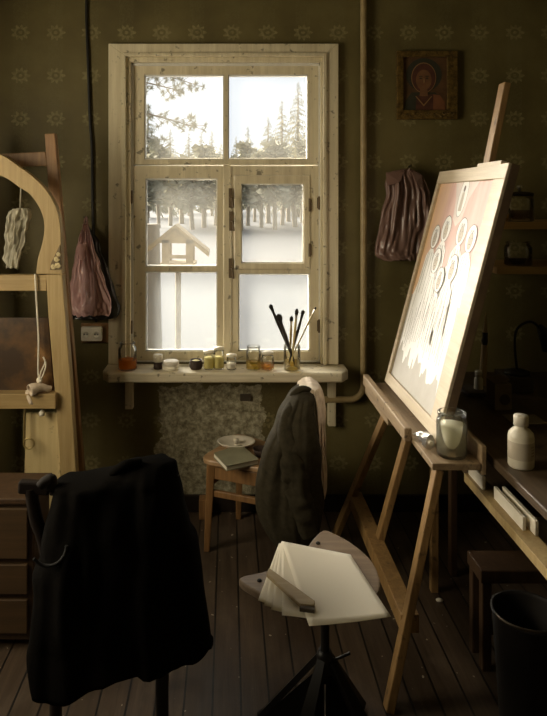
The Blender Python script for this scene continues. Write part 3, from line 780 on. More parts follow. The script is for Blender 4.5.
# sheets
def sheet(pts, z, label, droop=0., cat='paper', sag=0.):
    Q = [on_z(x, y, z) for x, y in pts]
    n = 14; vs = []; fs = []
    for i in range(n+1):
        for j in range(n+1):
            u, v = i/n, j/n
            q = Q[0]*(1-u)*(1-v)+Q[1]*u*(1-v)+Q[2]*u*v+Q[3]*(1-u)*v
            q = q+up_*(sag*(u-.5)**2*v)
            vs.append(q)
    for i in range(n):
        for j in range(n): fs.append((i*(n+1)+j, (i+1)*(n+1)+j, (i+1)*(n+1)+j+1, i*(n+1)+j+1))
    m_ = MB(); m_.add(vs, fs, 0, True)
    o = m_.build('paper_sheet', M_paperw, None, solid=.0008)
    return tag(o, label, cat, 'sheets of paper on the stool')
sheet([(279, 543), (302, 549), (300, 616), (258, 600)], ZS2+.0030, 'lowest cream sheet, fanned furthest left on the stool')
sheet([(280, 543), (310, 549), (306, 617), (264, 605)], ZS2+.0045, 'second cream sheet up in the fan on the stool')
sheet([(281, 542), (315, 550), (312, 618), (271, 609.5)], ZS2+.0060, 'third cream sheet up in the fan on the stool')
sheet([(281.5, 541.5), (325, 551), (318, 619), (282, 615)], ZS2+.0075, 'fourth cream sheet, just under the top drawing sheet')
sheet([(281.5, 541), (350.5, 554.5), (391, 617.5), (309, 627)], ZS2+.0095, 'topmost cream sheet, whole and blank, on the stool', sag=.012)
# wooden ruler tool
z = ZS2+.024
q = [on_z(269, 567.5, z), on_z(266.5, 573.5, z), on_z(300, 604, z), on_z(314.5, 605, z), on_z(315, 600.5, z)]
rl_ = thing('wooden_scraper', q[0], 'pale wooden scraper with a dark tip lying across the sheets on the stool', 'tool')
MB().prism([v-up_*.011 for v in q], (0, 0, .011)).build('blade', wood('scraper wood', (.50, .40, .25), (.34, .25, .13), 'x'), rl_, bevel=.002)
e = [on_z(299.5, 604, z), on_z(314.5, 605.3, z), on_z(314.5, 609, z), on_z(299.5, 607, z)]
MB().prism([v-up_*.0125 for v in e], (0, 0, .010)).build('dark_tip', M_boxdarker, rl_, bevel=.001)

# ================================================================== EASEL
ez = thing('easel', (.62, 2.65, 0), 'tall wooden studio easel holding the large icon panel', 'easel')
# panel frame of reference
P0 = Vector((.725, 2.28, .757)); EU = Vector((0, 1, 0)); EV = Vector((.255, 0, .967)).normalized(); EN = Vector((-EV.z, 0, EV.x))
PWID, PLEN, PTH = .752, 1.008, .042
def onp(px, py, d=0.):
    return on_plane(px, py, P0+EN*d, EN)
LEAN = Vector((.268, 0, .963)).normalized()
def eb(name, p, q, w, d, mat=M_easel, **k):
    return MB().beam(p, q, w, d, (1, 0, 0), **k).build(name, mat, ez, bevel=.003)
# near leg, far leg, mast (wide along depth, thin across)
XB = .500
def leanpt(y, z, off=0.): return Vector((XB+.285*z+off, y, z))
eb('leg', Vector((.500, 2.04, 0)), leanpt(2.175, .700), .048, .026)
eb('leg', Vector((.500, 3.08, 0)), leanpt(2.83, .700), .048, .026)
eb('mast', Vector((.590, 2.60, .200)), Vector((.732, 2.60, .714)), .050, .026)
eb('mast', Vector((.838, 2.60, .739)), Vector((1.104, 2.60, 2.066)), .060, .026)
eb('bottom_rail', Vector((.585, 2.10, .230)), Vector((.585, 3.02, .215)), .060, .060)
eb('rear_prop', Vector((.838, 2.66, 0)), Vector((.880, 2.66, 1.05)) if False else Vector((.842, 2.66, .705)), .030, .030)
# ledge
MB().box((.665, 2.125, .715), (.825, 3.07, .738)).build('ledge_board', M_easely, ez, bevel=.003)
MB().box((.637, 2.36, .722), (.664, 3.09, .772)).build('ledge_lip', M_easely, ez, bevel=.004)
MB().box((.640, 2.62, .690), (.664, 3.06, .721)).build('ledge_strip', M_easely, ez, bevel=.003)
MB().box((.826, 2.125, .700), (.842, 2.40, .795)).build('ledge_back', M_easely, ez, bevel=.003)
# panel
MP = Matrix.Translation(P0) @ Matrix((EU, EV, EN)).transposed().to_4x4()
def uv(q): d = Vector(q)-P0; return d.dot(EU), d.dot(EV)
fc_ = [uv(onp(x, y, -.008)) for x, y in ((440.5, 184), (498, 179), (430.5, 415.5), (390, 373))]
u1 = (fc_[0][0]+fc_[3][0])/2; u0 = (fc_[1][0]+fc_[2][0])/2; v1 = (fc_[0][1]+fc_[1][1])/2; v0 = (fc_[2][1]+fc_[3][1])/2
u0 = max(.03, min(.12, u0)); u1 = min(PWID-.03, max(PWID-.12, u1)); v1 = min(PLEN-.03, max(.88, v1)); v0 = max(.04, min(.14, v0))
pn = thing('icon_panel', P0+EU*(PWID/2), 'large unfinished icon panel with white haloed figures on pink, standing on the easel', 'painting')
M_margin = wood('panel margin', (.66, .56, .40), (.48, .38, .25), 'y', .5)
M_panelside = plain('panel side', (.16, .10, .05), (.09, .055, .03), rough=.7)
b = MB()
b.box((0, 0, -PTH), (PWID, PLEN, -.012), 1, MP)
for a0, a1, c0, c1 in ((0, PWID, 0, v0), (0, PWID, v1, PLEN), (0, u0, v0, v1), (u1, PWID, v0, v1)): b.box((a0, c0, -.012), (a1, c1, 0), 0, MP)
b.build('panel', [M_margin, M_panelside], pn, bevel=.002)
MB().box((PWID*.12, PLEN+.001, -.030), (PWID*.42, PLEN+.016, -.008), 0, MP).build('top_batten', M_margin, pn)
def pink_mat():
    m, nt, bb_ = new_mat('pink underpainting')
    geo = node(nt, 'ShaderNodeNewGeometry'); sp = node(nt, 'ShaderNodeSeparateXYZ'); nt.links.new(geo.outputs['Position'], sp.inputs[0])
    f = noise_n(nt, 8, 5, (1, 2.5, .4))
    c = ramp(nt, f, [(.3, (.66, .40, .34)), (.7, (.78, .56, .50))])
    o_ = ramp(nt, math_n(nt, 'ADD', sp.outputs[1], math_n(nt, 'MULTIPLY', f, .2)), [(.0, (0, 0, 0)), (1, (1, 1, 1))])
    mr = node(nt, 'ShaderNodeMapRange'); nt.links.new(math_n(nt, 'MULTIPLY_ADD', f, .25, sp.outputs[1]), mr.inputs[0])
    mr.inputs[1].default_value = 2.92; mr.inputs[2].default_value = 3.14
    c = mixc(nt, mr.outputs[0], c, (.76, .50, .27))
    nt.links.new(c, bb_.inputs['Base Color']); bb_.inputs['Roughness'].default_value = .55
    return m
MA = [plain('grey gesso', (.50, .47, .42), (.44, .41, .36)), pink_mat(), plain('white paint', (.90, .88, .84), (.84, .82, .78), rough=.5), plain('grey drawing line', (.20, .16, .125)),
      plain('beige face tone', (.60, .52, .43), (.52, .45, .36)), plain('pale rose', (.84, .72, .66))]
a = MB(); dd = [-.0119]
def lay3(pts, mi):
    dd[0] += .00012
    a.add([P0+EU*u+EV*v+EN*dd[0] for u, v in pts], [tuple(range(len(pts)))], mi)
def line3(pts, mi=3, w=.0022):
    """thin drawn stroke as short quads"""
    dd[0] += .00004
    for (x0, y0), (x1, y1) in zip(pts, pts[1:]):
        dx, dy = x1-x0, y1-y0; l_ = math.hypot(dx, dy) or 1; nx, ny = -dy/l_*w/2, dx/l_*w/2
        a.add([P0+EU*u+EV*v+EN*dd[0] for u, v in ((x0+nx, y0+ny), (x1+nx, y1+ny), (x1-nx, y1-ny), (x0-nx, y0-ny))], [(0, 1, 2, 3)], mi)
def q2(px, py): 
    u, v = uv(onp(px, py, -.0119)); return (min(u1, max(u0, u)), min(v1, max(v0, v)))
lay3([(u0, v0), (u1, v0), (u1, v1), (u0, v1)], 0)
H_ = v1-v0
lay3([(u0, v0+H_*.42), (u1, v0+H_*.42), (u1, v1), (u0, v1)], 1)
# white robed mass with an uneven lower edge
rng = random.Random(5)
low = []
for k in range(34):
    u = u1-.02-(u1-u0-.05)*(k+rng.uniform(-.3, .3))/33
    low.append((min(u1, max(u0, u)), v0+H_*(.13+.02*math.sin(k*.9)+rng.uniform(-.035, .03))))
low = [tuple(q)[:2] for q in smooth_poly([Vector((x, y+rng.uniform(-.012, .012), 0)) for x, y in low], 4, False)]
lay3(low+[(u0+.04, v0+H_*.40), (u0+.07, v0+H_*.58), (u0+.12, v0+H_*.68), (u0+.24, v0+H_*.62), (u0+.34, v0+H_*.58), (u0+.44, v0+H_*.64), (u1-.10, v0+H_*.62), (u1-.05, v0+H_*.50), (u1-.015, v0+H_*.42)], 2)
def circ(cu, cv, ru, rv, n=26): return [(cu+ru*math.cos(2*PI*k/n), cv+rv*math.sin(2*PI*k/n)) for k in range(n)]
# mandorla with a small figure at the top
mu, mv = q2(463, 197)
lay3([(mu-.14, v1), (mu-.075, v1-.07), (mu-.05, v1-.16), (mu, v1-.19), (mu+.05, v1-.16), (mu+.075, v1-.07), (mu+.12, v1)], 5)
lay3(circ(mu, mv, .045, .085), 2); line3(circ(mu, mv, .045, .085)+[(mu+.045, mv)])
lay3([(mu-.018, mv-.06), (mu+.018, mv-.06), (mu+.012, mv+.02), (mu-.012, mv+.02)], 4); lay3(circ(mu, mv+.035, .011, .014), 3)
heads = [(446.5, 229, .052), (462, 232, .052), (471.5, 239, .050), (436, 237, .048), (437, 261, .050), (453, 269, .052), (440.5, 280, .048)]
for px, py, r in heads:
    u, v = q2(px, py)
    lay3(circ(u, v, r, r*1.12), 2); line3(circ(u, v, r, r*1.12)+[(u+r, v)], w=.0032)
    # robe below
    dn = .26
    lay3([(u-.075, v-dn), (u+.075, v-dn), (u+.058, v-.09), (u+.02, v-.055), (u-.02, v-.055), (u-.058, v-.09)], 2)
    for s_ in (-.055, -.02, .024, .05):
        line3([(u+s_*.6, v-.07), (u+s_*.9, v-.14), (u+s_*1.1+rng.uniform(-.01, .01), v-dn)], w=.0034)
    lay3(circ(u, v-.010, r*.42, r*.64), 4)
    line3(circ(u, v-.010, r*.42, r*.64)+[(u+r*.42, v-.010)], w=.0024)
    line3([(u-r*.42, v+.02), (u-r*.2, v+.034), (u, v+.022), (u+r*.2, v+.034), (u+r*.42, v+.02)], w=.003)
    for s_ in (-1, 1): line3([(u+s_*r*.16, v+.002), (u+s_*r*.32, v+.003)], w=.003)
    line3([(u, v), (u+.002, v-.014)], w=.002); line3([(u-.008, v-.022), (u+.008, v-.022)], w=.0025)
for k in range(22):   # long robe folds
    u = u0+.07+(u1-u0-.14)*k/21; v = v0+H_*rng.uniform(.16, .24)
    line3([(u, v), (u+rng.uniform(-.012, .012), v+H_*.08), (u+rng.uniform(-.016, .016), v+H_*rng.uniform(.14, .24))], w=.0028)
a.build('painted_field', MA, pn, fix=False)

# jar of cloudy water on the ledge, and the crumpled tube
p = Vector((.752, 2.195, .7385))
jw = thing('glass_jar', p, 'big glass jar of cloudy rinse water on the near end of the easel ledge', 'jar')
r, h = .050, .148
lathe_part('glass_body', p, [(0, 0), (r*.9, 0), (r, .008), (r, h*.78), (r*.97, h*.83), (r*.86, h*.88), (r*.86, h*.91), (r*.93, h*.92), (r*.93, h*.985), (r*.89, h), (r*.83, h), (r*.80, h*.89), (r*.90, h*.82), (r*.94, h*.76), (r*.94, .010), (0, .008)], M_jar, jw, 36)
lathe_part('cloudy_water', p, [(0, .011), (r*.90, .011), (r*.925, .014), (r*.925, h*.71), (0, h*.71)], M_milk, jw, 36)
p = Vector((.690, 2.285, .7385))
tb = thing('paint_tube', p, 'crumpled silver paint tube on the easel ledge beside the water jar', 'paint tube')
rng = random.Random(11); m_ = MB(); vs = []; fs = []
n = 14; L = 10
for i in range(L):
    t = i/(L-1); hh = .026*(1-t)**.5+.004; ww = .018+.012*t
    for k in range(n):
        an = 2*PI*k/n; j = 1+rng.uniform(-.16, .16)
        vs.append(p+Vector((ww*math.cos(an)*j*.8-.004*math.sin(t*7)*1, -.055+.115*t, .0225*(1-t*.5)+hh*math.sin(an)*j*.9)))
for i in range(L-1):
    for k in range(n): fs.append((i*n+k, i*n+(k+1) % n, (i+1)*n+(k+1) % n, (i+1)*n+k))
zmin = min(v.z for v in vs)
vs = [v+Vector((0, 0, p.z+.0005-zmin)) for v in vs]
m_.add(vs, fs, 0); m_.f.append(tuple(range(n))); m_.m.append(0); m_.sm.append(False); m_.f.append(tuple(range((L-1)*n, L*n))); m_.m.append(0); m_.sm.append(False)
m_.build('tube_body', M_silver, tb)
c0 = sum((Vector(v) for v in vs[:n]), Vector())/n
MB().tube([c0+Vector((0, .002, 0)), c0+Vector((0, -.012, 0))], [.008, .0075], 12).build('cap', M_plwhite, tb)

# ================================================================== RIGHT: TABLE, SHELVES
TX, TZ = .870, .75
tb_ = thing('work_table', (1.35, 2.3, 0), 'dark cluttered work table along the right wall behind the easel', 'table')
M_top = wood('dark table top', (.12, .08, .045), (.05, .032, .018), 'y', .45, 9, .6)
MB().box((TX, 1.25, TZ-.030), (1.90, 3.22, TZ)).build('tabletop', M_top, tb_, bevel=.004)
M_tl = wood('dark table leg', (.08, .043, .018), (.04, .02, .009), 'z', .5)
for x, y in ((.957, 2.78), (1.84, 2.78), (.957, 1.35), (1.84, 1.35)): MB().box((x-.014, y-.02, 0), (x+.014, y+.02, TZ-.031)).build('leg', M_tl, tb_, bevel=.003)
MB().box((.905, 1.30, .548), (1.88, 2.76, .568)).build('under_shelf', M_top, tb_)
for x, y in ((.957, 2.78), (1.84, 2.78), (.957, 1.35), (1.84, 1.35)): pass
MB().box((.94, 1.36, TZ-.075), (.955, 2.75, TZ-.031)).build('apron', M_top, tb_)
# papers and folders stacked on the under shelf, sticking out
zc = .5685
for i, (x0, x1, y0, y1, th, mt, lb) in enumerate((
        (.872, 1.20, 1.45, 2.10, .006, M_paperw, 'lowest cream sheet bundle jutting from the shelf under the work table'),
        (.885, 1.22, 1.50, 2.16, .005, M_boxdark, 'brown cardboard sheet second from bottom under the work table'),
        (.862, 1.20, 1.48, 2.08, .006, M_paperw, 'cream sheet bundle above the brown cardboard under the work table'),
        (.846, .905, 1.55, 2.34, .030, M_pale, 'narrow pale batten lying on the papers under the work table'))):
    o = MB().box((x0, y0, zc), (x1, y1, zc+th)).build('paper_bundle' if i < 3 else 'pale_board', mt, bevel=.0015); zc += th+.0006
    tag(o, lb, 'paper' if i != 3 else 'board', 'papers under the work table')
for i, (y0, y1, h, x) in enumerate(((2.20, 2.33, .045, .858), (1.93, 2.14, .040, .872), (1.90, 2.13, .044, .895))):
    o = MB().box((x, y0, zc), (x+.010, y1, zc+h)).build('picture_card', M_paperw, bevel=.001)
    tag(o, ('cream card standing on the pale board near the easel leg', 'front one of two cream cards standing on the pale board', 'rear one of two cream cards standing on the pale board')[i], 'card', 'cards under the work table')
# white bottle
p = Vector((.932, 2.075, TZ+.0005))
wb = thing('plastic_bottle', p, 'large white plastic bottle at the near edge of the work table', 'bottle')
lathe_part('bottle_body', p, [(0, 0), (.036, 0), (.0395, .006), (.0395, .095), (.037, .108), (.026, .120), (.0185, .124), (.0185, .131), (0, .131)], M_plwhite, wb, 32)
lathe_part('cap', p, [(0, .1315), (.0225, .1315), (.0225, .160), (.020, .164), (0, .164)], M_plaster, wb, 28)
lb = MB(); n = 20
lb.lathe(p, [(.0397, .030), (.0399, .031), (.0399, .083), (.0397, .084)], 40); lb.build('paper_label', plain('bottle label', (.60, .52, .40)), wb)
lb = MB()
for k in range(4): 
    a0 = -PI/2+.45; lb.add([p+Vector((math.cos(a0+da)*.0402, math.sin(a0+da)*.0402, zz)) for da, zz in ((0, .042+.009*k), (.3, .042+.009*k), (.3, .047+.009*k), (0, .047+.009*k))], [(0, 1, 2, 3)])
lb.build('label_mark', plain('brown print', (.22, .15, .09)), wb)
# boxes at the back of the table
def box_thing(name, px0, px1, py0, base_z, Y, depth, label, mat, cat, h=None, lid=True):
    x0, x1 = (px0-CX)*Y/F, (px1-CX)*Y/F
    z1 = EYE-(py0-CY)*Y/F if h is None else base_z+h
    t = thing(name, ((x0+x1)/2, Y+depth/2, base_z), label, cat)
    MB().box((x0, Y, base_z), (x1, Y+depth, z1)).build('box_body', mat, t, bevel=.003)
    return t, x0, x1, z1
t, x0, x1, z1 = box_thing('cardboard_box', 495, 512, 384, TZ+.0005, 2.62, .09, 'open brown cardboard carton on the work table behind the white bottle', M_boxdark, 'box')
MB().prism([(x0, 2.615, z1-.002), (x0+.05, 2.60, z1+.020), (x0+.05, 2.60, z1+.023), (x0, 2.615, z1+.001)], (0, .09, 0)).build('flap', M_boxdark, t)
m_ = MB(); cc = Vector(((x0+x1)/2+.005, 2.6185, TZ+.045)); m_.add([cc+Vector((.022*math.cos(2*PI*k/20), 0, .022*math.sin(2*PI*k/20))) for k in range(20)], [tuple(range(20))]); m_.build('printed_spot', M_darkpig, t)
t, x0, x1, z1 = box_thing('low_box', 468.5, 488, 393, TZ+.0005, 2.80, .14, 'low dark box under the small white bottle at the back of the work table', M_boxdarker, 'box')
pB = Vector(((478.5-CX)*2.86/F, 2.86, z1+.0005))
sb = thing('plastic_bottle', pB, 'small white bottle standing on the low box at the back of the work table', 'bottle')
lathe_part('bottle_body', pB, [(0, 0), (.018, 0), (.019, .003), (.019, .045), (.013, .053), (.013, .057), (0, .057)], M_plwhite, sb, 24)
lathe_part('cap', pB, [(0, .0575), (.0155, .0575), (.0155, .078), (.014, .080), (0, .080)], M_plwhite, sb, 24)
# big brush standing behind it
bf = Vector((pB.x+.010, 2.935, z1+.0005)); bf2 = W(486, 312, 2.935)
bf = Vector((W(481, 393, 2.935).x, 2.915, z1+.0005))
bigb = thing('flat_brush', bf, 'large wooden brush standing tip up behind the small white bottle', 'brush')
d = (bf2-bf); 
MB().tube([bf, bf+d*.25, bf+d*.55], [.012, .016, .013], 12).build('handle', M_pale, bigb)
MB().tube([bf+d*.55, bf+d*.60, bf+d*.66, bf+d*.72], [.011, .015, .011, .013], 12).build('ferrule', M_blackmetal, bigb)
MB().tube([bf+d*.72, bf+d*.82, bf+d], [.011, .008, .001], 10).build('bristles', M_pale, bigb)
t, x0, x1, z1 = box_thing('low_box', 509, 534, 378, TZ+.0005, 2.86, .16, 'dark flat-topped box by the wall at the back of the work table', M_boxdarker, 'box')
lz = z1
p = Vector(((517-CX)*2.93/F, 2.93, lz+.0005))
lampb = thing('desk_lamp', p, 'dark bent-neck desk lamp standing on the box at the back of the work table', 'lamp')
lathe_part('base', p, [(0, 0), (.055, 0), (.055, .012), (.02, .022), (0, .022)], M_blackmetal, lampb)
nk = smooth_poly([p+Vector((0, 0, .02)), p+Vector((-.01, 0, .12)), p+Vector((.0, 0, .2)), p+Vector((.06, 0, .235)), p+Vector((.11, 0, .20))], 5, False)
MB().tube(nk, .006, 8).build('neck', M_blackmetal, lampb)
m_ = MB(); m_.tube([nk[-1]+Vector((-.01, 0, .015)), nk[-1]+Vector((.015, 0, -.02)), nk[-1]+Vector((.05, 0, -.075))], [.012, .03, .05], 18, caps=False); m_.build('shade', M_blackmetal, lampb, solid=.002)
p = Vector(((524-CX)*2.50/F, 2.50, TZ+.0005))
o = MB().box((p.x-.06, 2.46, TZ+.0005), (p.x+.07, 2.56, TZ+.006)).build('note_card', plain('faded card', (.30, .26, .18)), bevel=.001)
tag(o, 'faded card lying on the work table in front of the carton', 'card')
# upper shelves in the corner
for i, (pxl, pyt, Y, lb) in enumerate(((502.5, 222, 2.98, 'upper wooden wall shelf on the right with a glass canister'), (497, 267, 2.98, 'lower wooden wall shelf on the right with a clear jar'))):
    q = W(pxl, pyt, Y); 
    sf = thing('wall_shelf', (1.6, 3.1, q.z), lb, 'shelf', 'wall shelves')
    MB().box((q.x, Y, q.z-.034), (1.95, WALL, q.z)).build('shelf_board', wood('shelf pine', (.62, .42, .18), (.42, .27, .10), 'x'), sf, bevel=.003)
    MB().box((q.x+.02, WALL-.03, q.z-.10), (q.x+.05, WALL, q.z-.0345)).build('bracket', M_brown, sf)
    if i == 0: za, xa = q.z, q.x
    else: zb, xb = q.z, q.x
p = Vector(((519.5-CX)*3.06/F, 3.06, za+.0005)); s = 3.06/F
t = thing('glass_canister', p, 'glass canister with a knobbed dark lid on the upper right shelf', 'jar')
r = 13.5*s; h = 25*s
lathe_part('glass_body', p, [(0, 0), (r*.95, 0), (r, .006), (r, h*.86), (r*.9, h), (r*.85, h), (r*.93, h*.85), (r*.93, .008), (0, .008)], M_jar, t)
lathe_part('contents', p, [(0, .009), (r*.9, .009), (r*.9, h*.45), (0, h*.45)], plain('brown pigment', (.20, .12, .05)), t)
lathe_part('lid', p, [(0, h+.001), (r*.98, h+.001), (r*.98, h+.016), (r*.5, h+.022), (0, h+.022)], M_dark, t)
lathe_part('knob', p+up_*(h+.0225), [(0, 0), (.008, 0), (.006, .008), (.013, .018), (.012, .028), (0, .031)], M_silver, t)
p = Vector(((507-CX)*3.02/F, 3.02, za+.0005))
t = thing('small_jar', p, 'small narrow jar at the end of the upper right shelf', 'jar')
lathe_part('glass_body', p, jar_prof(.016, .062, .013), M_jar, t); lathe_part('contents', p, [(0, .007), (.013, .007), (.013, .035), (0, .035)], M_honey, t)
p = Vector(((518-CX)*3.06/F, 3.06, zb+.0005))
t = thing('glass_jar', p, 'clear round glass jar on the lower right shelf', 'jar')
lathe_part('glass_body', p, jar_prof(.062, .112, .052), M_jar, t)
lathe_part('contents', p, [(0, .007), (.055, .007), (.055, .03), (0, .03)], M_darkpig, t)
p = Vector(((536-CX)*3.04/F, 3.04, zb+.0005))
# stool and sack under the table at lower right
sx0, Yst = (484-CX)*2.20/F, 2.20
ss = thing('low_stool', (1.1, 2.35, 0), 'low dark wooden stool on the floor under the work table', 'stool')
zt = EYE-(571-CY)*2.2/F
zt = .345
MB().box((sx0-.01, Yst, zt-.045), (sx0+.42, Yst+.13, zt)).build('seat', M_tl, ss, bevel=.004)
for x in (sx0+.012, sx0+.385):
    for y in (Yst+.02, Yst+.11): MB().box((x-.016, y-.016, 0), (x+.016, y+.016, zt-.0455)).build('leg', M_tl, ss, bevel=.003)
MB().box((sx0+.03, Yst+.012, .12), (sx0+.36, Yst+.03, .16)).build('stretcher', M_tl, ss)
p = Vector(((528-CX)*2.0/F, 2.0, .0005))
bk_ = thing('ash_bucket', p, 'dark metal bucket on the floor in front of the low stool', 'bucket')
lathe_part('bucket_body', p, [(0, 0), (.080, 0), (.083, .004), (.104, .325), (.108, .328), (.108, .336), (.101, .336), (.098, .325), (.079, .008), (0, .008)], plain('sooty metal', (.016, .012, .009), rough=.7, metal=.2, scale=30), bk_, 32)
MB().tube([p+Vector((.106*math.cos(a_), -.02-.085*math.sin(a_), .339)) for a_ in [PI*k/14 for k in range(15)]], .004, 8).build('bail_handle', M_dark, bk_)
p = on_z(439.5, 601, 0)
o = MB().lathe(p, [(0, 0), (.009, 0), (.011, .005), (.006, .010), (0, .011)], 10, sx=1.4).build('paint_chip', M_plaster); tag(o, 'small pale crumb on the floor between the easel and the low stool', 'crumb')

# ================================================================== LEFT: ARCHED FRAME AND ITS THINGS
YA = 2.86
af = thing('arched_frame', ((40-CX)*YA/F, YA, 0), 'tall pale wooden frame with arched top and carved corner at the left', 'wooden frame')
cxm = -14.
def pp(x, y, Y=YA): return W(x, y, Y)
outer_r = smooth_poly([Vector((cxm, 150, 0)), Vector((4, 156, 0)), Vector((19.6, 167, 0)), Vector((29, 173.5, 0)), Vector((44.7, 188, 0)), Vector((55.9, 207, 0)), Vector((60, 224, 0)), Vector((61.3, 250, 0))], 4, False)
inner_r = smooth_poly([Vector((cxm, 172, 0)), Vector((4, 177, 0)), Vector((19.6, 187.5, 0)), Vector((30.5, 195, 0)), Vector((40.5, 210, 0)), Vector((44.3, 226, 0)), Vector((42.2, 243, 0)), Vector((37.5, 260, 0)), Vector((36, 274, 0))], 4, False)
def arch_half(mir):
    f_ = (lambda x: 2*cxm-x) if mir else (lambda x: x)
    P = [(q.x, q.y) for q in outer_r]+[(62, 274)]+[(q.x, q.y) for q in inner_r][::-1]
    return MB().prism([pp(f_(x), y) for x, y in P], (0, .05, 0))
arch_half(False).build('arch', M_pale, af, bevel=.003); arch_half(True).build('arch', M_pale, af, bevel=.003)
def fpost(mir):
    f_ = (lambda x: 2*cxm-x) if mir else (lambda x: x)
    foot = CY+EYE*F/YA
    return MB().prism([pp(f_(x), y) for x, y in ((46, 274.5), (62.2, 274.5), (65.5, 318), (70, 375), (76.5, 480), (80, foot), (66, foot), (61.5, 480), (55.5, 400), (48.5, 318))], (0, .055, 0))
fpost(False).build('post', M_pale, af, bevel=.003); fpost(True).build('post', M_pale, af, bevel=.003)
def frail(y0, y1, xr, name='rail'):
    return MB().prism([pp(2*cxm-xr, y0, YA+.004), pp(xr, y0, YA+.004), pp(xr, y1, YA+.004), pp(2*cxm-xr, y1, YA+.004)], (0, .045, 0)).build(name, M_pinex, af, bevel=.003)
frail(275, 291, 46.5)
MB().prism([pp(2*cxm-55.5, 394, YA-.03), pp(55.5, 394, YA-.03), pp(55.5, 409, YA-.03), pp(2*cxm-55.5, 409, YA-.03)], (0, .083, 0)).build('rail', M_pinex, af, bevel=.003)
# carved corner piece
def carve():
    m_ = MB(); base_ = [(59.6, 245), (61.2, 270), (49.8, 270), (51, 263), (54.5, 256), (57.3, 250)]
    m_.prism([pp(x, y, YA-.006) for x, y in base_], (0, .008, 0))
    for cx_, cy_, r in ((53.5, 266.5, 2.4), (57.8, 265, 2.8), (56.6, 259, 2.5), (58.6, 254, 1.8)):
        sp_ = [pp(cx_+r*(1-k/22)*math.cos(k*.62), cy_+r*(1-k/22)*math.sin(k*.62), YA-.009) for k in range(20)]
        m_.tube(sp_, .0042, 6, 1)
    return m_
carve().build('carved_corner', [plain('carved ground', (.16, .11, .05)), plain('carved relief', (.62, .52, .30), (.5, .4, .2), scale=60)], af)
foot2 = CY+EYE*F/(YA+.14)
# upright board of a second, plainer frame behind
sf2 = thing('stretcher_frame', ((60-CX)*3.0/F, 3.0, 0), 'plain wooden upright with a crossbar leaning behind the arched frame', 'wooden frame')
MB().prism([W(44.5, 134, 3.0), W(54.6, 133, 3.0), W(58.5, 176, 3.0), W(68, 290, 3.0), W(84, 480, 3.0), W(87, CY+EYE*F/3.0, 3.0), W(72, CY+EYE*F/3.0, 3.0)], (0, .045, 0)).build('upright', M_brown, sf2, bevel=.003)
MB().prism([W(-40, 156, 3.0), W(45.5, 151.5, 3.0), W(47, 166, 3.0), W(-40, 167, 3.0)], (0, .04, 0)).build('crossbar', M_brown, sf2, bevel=.003)
MB().prism([W(-40, 134, 3.0), W(-30, 134, 3.0), W(-24, CY+EYE*F/3.0, 3.0), W(-36, CY+EYE*F/3.0, 3.0)], (0, .045, 0)).build('upright', M_brown, sf2, bevel=.003)
# clear bag in the arch
bgc = thing('hanging_bag', W(22, 212, YA+.06), 'milky crumpled plastic bag hanging inside the arch at the left', 'bag')
draped('bag_body', [(209, 12, 29), (213, 8, 31.5), (222, 6, 29), (234, 5, 26), (246, 4, 22.5), (256, 4, 20), (262, 6, 18)], M_bagclear, bgc, YA+.09, hd=.022, amp=.035, fr=8, bottom=True, seed=3., ridge=1.)
MB().tube([W(20, 210, YA+.09), W(21, 185, YA+.07)], .003, 6).build('bag_handle', M_bagclear, bgc)
# dark panel standing on the lower rail
o = MB().prism([W(-40, 318, YA+.028), W(48, 318, YA+.028), W(53.5, 388, YA+.028), W(53.5, 393, YA+.028), W(-44, 393, YA+.028)], (0, .018, 0))
m_, nt, b_ = new_mat('dark brown scorched panel')
f = noise_n(nt, 4.5, 5)
nt.links.new(ramp(nt, f, [(.42, (.045, .025, .012)), (.56, (.12, .06, .02)), (.66, (.30, .16, .055))]), b_.inputs['Base Color']); b_.inputs['Roughness'].default_value = .4
dp = o.build('scorched_board', m_, bevel=.002); tag(dp, 'dark brown scorched board standing inside the arched frame above its lower rail', 'board')
o = MB()
o.prism([W(26, 413, YA+.03), W(58, 413, YA+.03), W(61, 480, YA+.03), W(63, 530, YA+.03), W(20, 530, YA+.03), W(24.5, 470, YA+.03)], (0, .018, 0))
pbd = o.build('plywood_board', wood('pale plywood', (.66, .53, .28), (.50, .38, .18), 'z', .6, 4, .5), bevel=.002); tag(pbd, 'pale plywood board below the lower rail of the arched frame', 'board')
# cord
cd = [W(35, 274, YA-.006), W(35.5, 283, YA-.008), W(37, 310, YA-.008), W(38.6, 340, YA-.008), W(38.2, 370, YA-.01), W(39.5, 381, YA-.012)]
cdm = MB(); cdm.tube(smooth_poly(cd, 5, False), .0042, 8)
lp_ = [W(39.5, 381, YA-.012), W(41, 372, YA-.012), W(45.2, 362, YA-.014), W(43, 357, YA-.014), W(46, 364, YA-.016), W(43.5, 374, YA-.016), W(40.5, 381, YA-.016), W(42, 389, YA-.018)]
cdm.tube(smooth_poly(lp_, 5, False), .0034, 8)
cdm.lathe(W(39.6, 380, YA-.014), [(0, -.014), (.012, -.010), (.014, 0), (.010, .010), (0, .013)], 12)
o = cdm.build('white_cord', M_plaster); tag(o, 'white knotted cord hanging from the upper rail of the arched frame', 'cord')
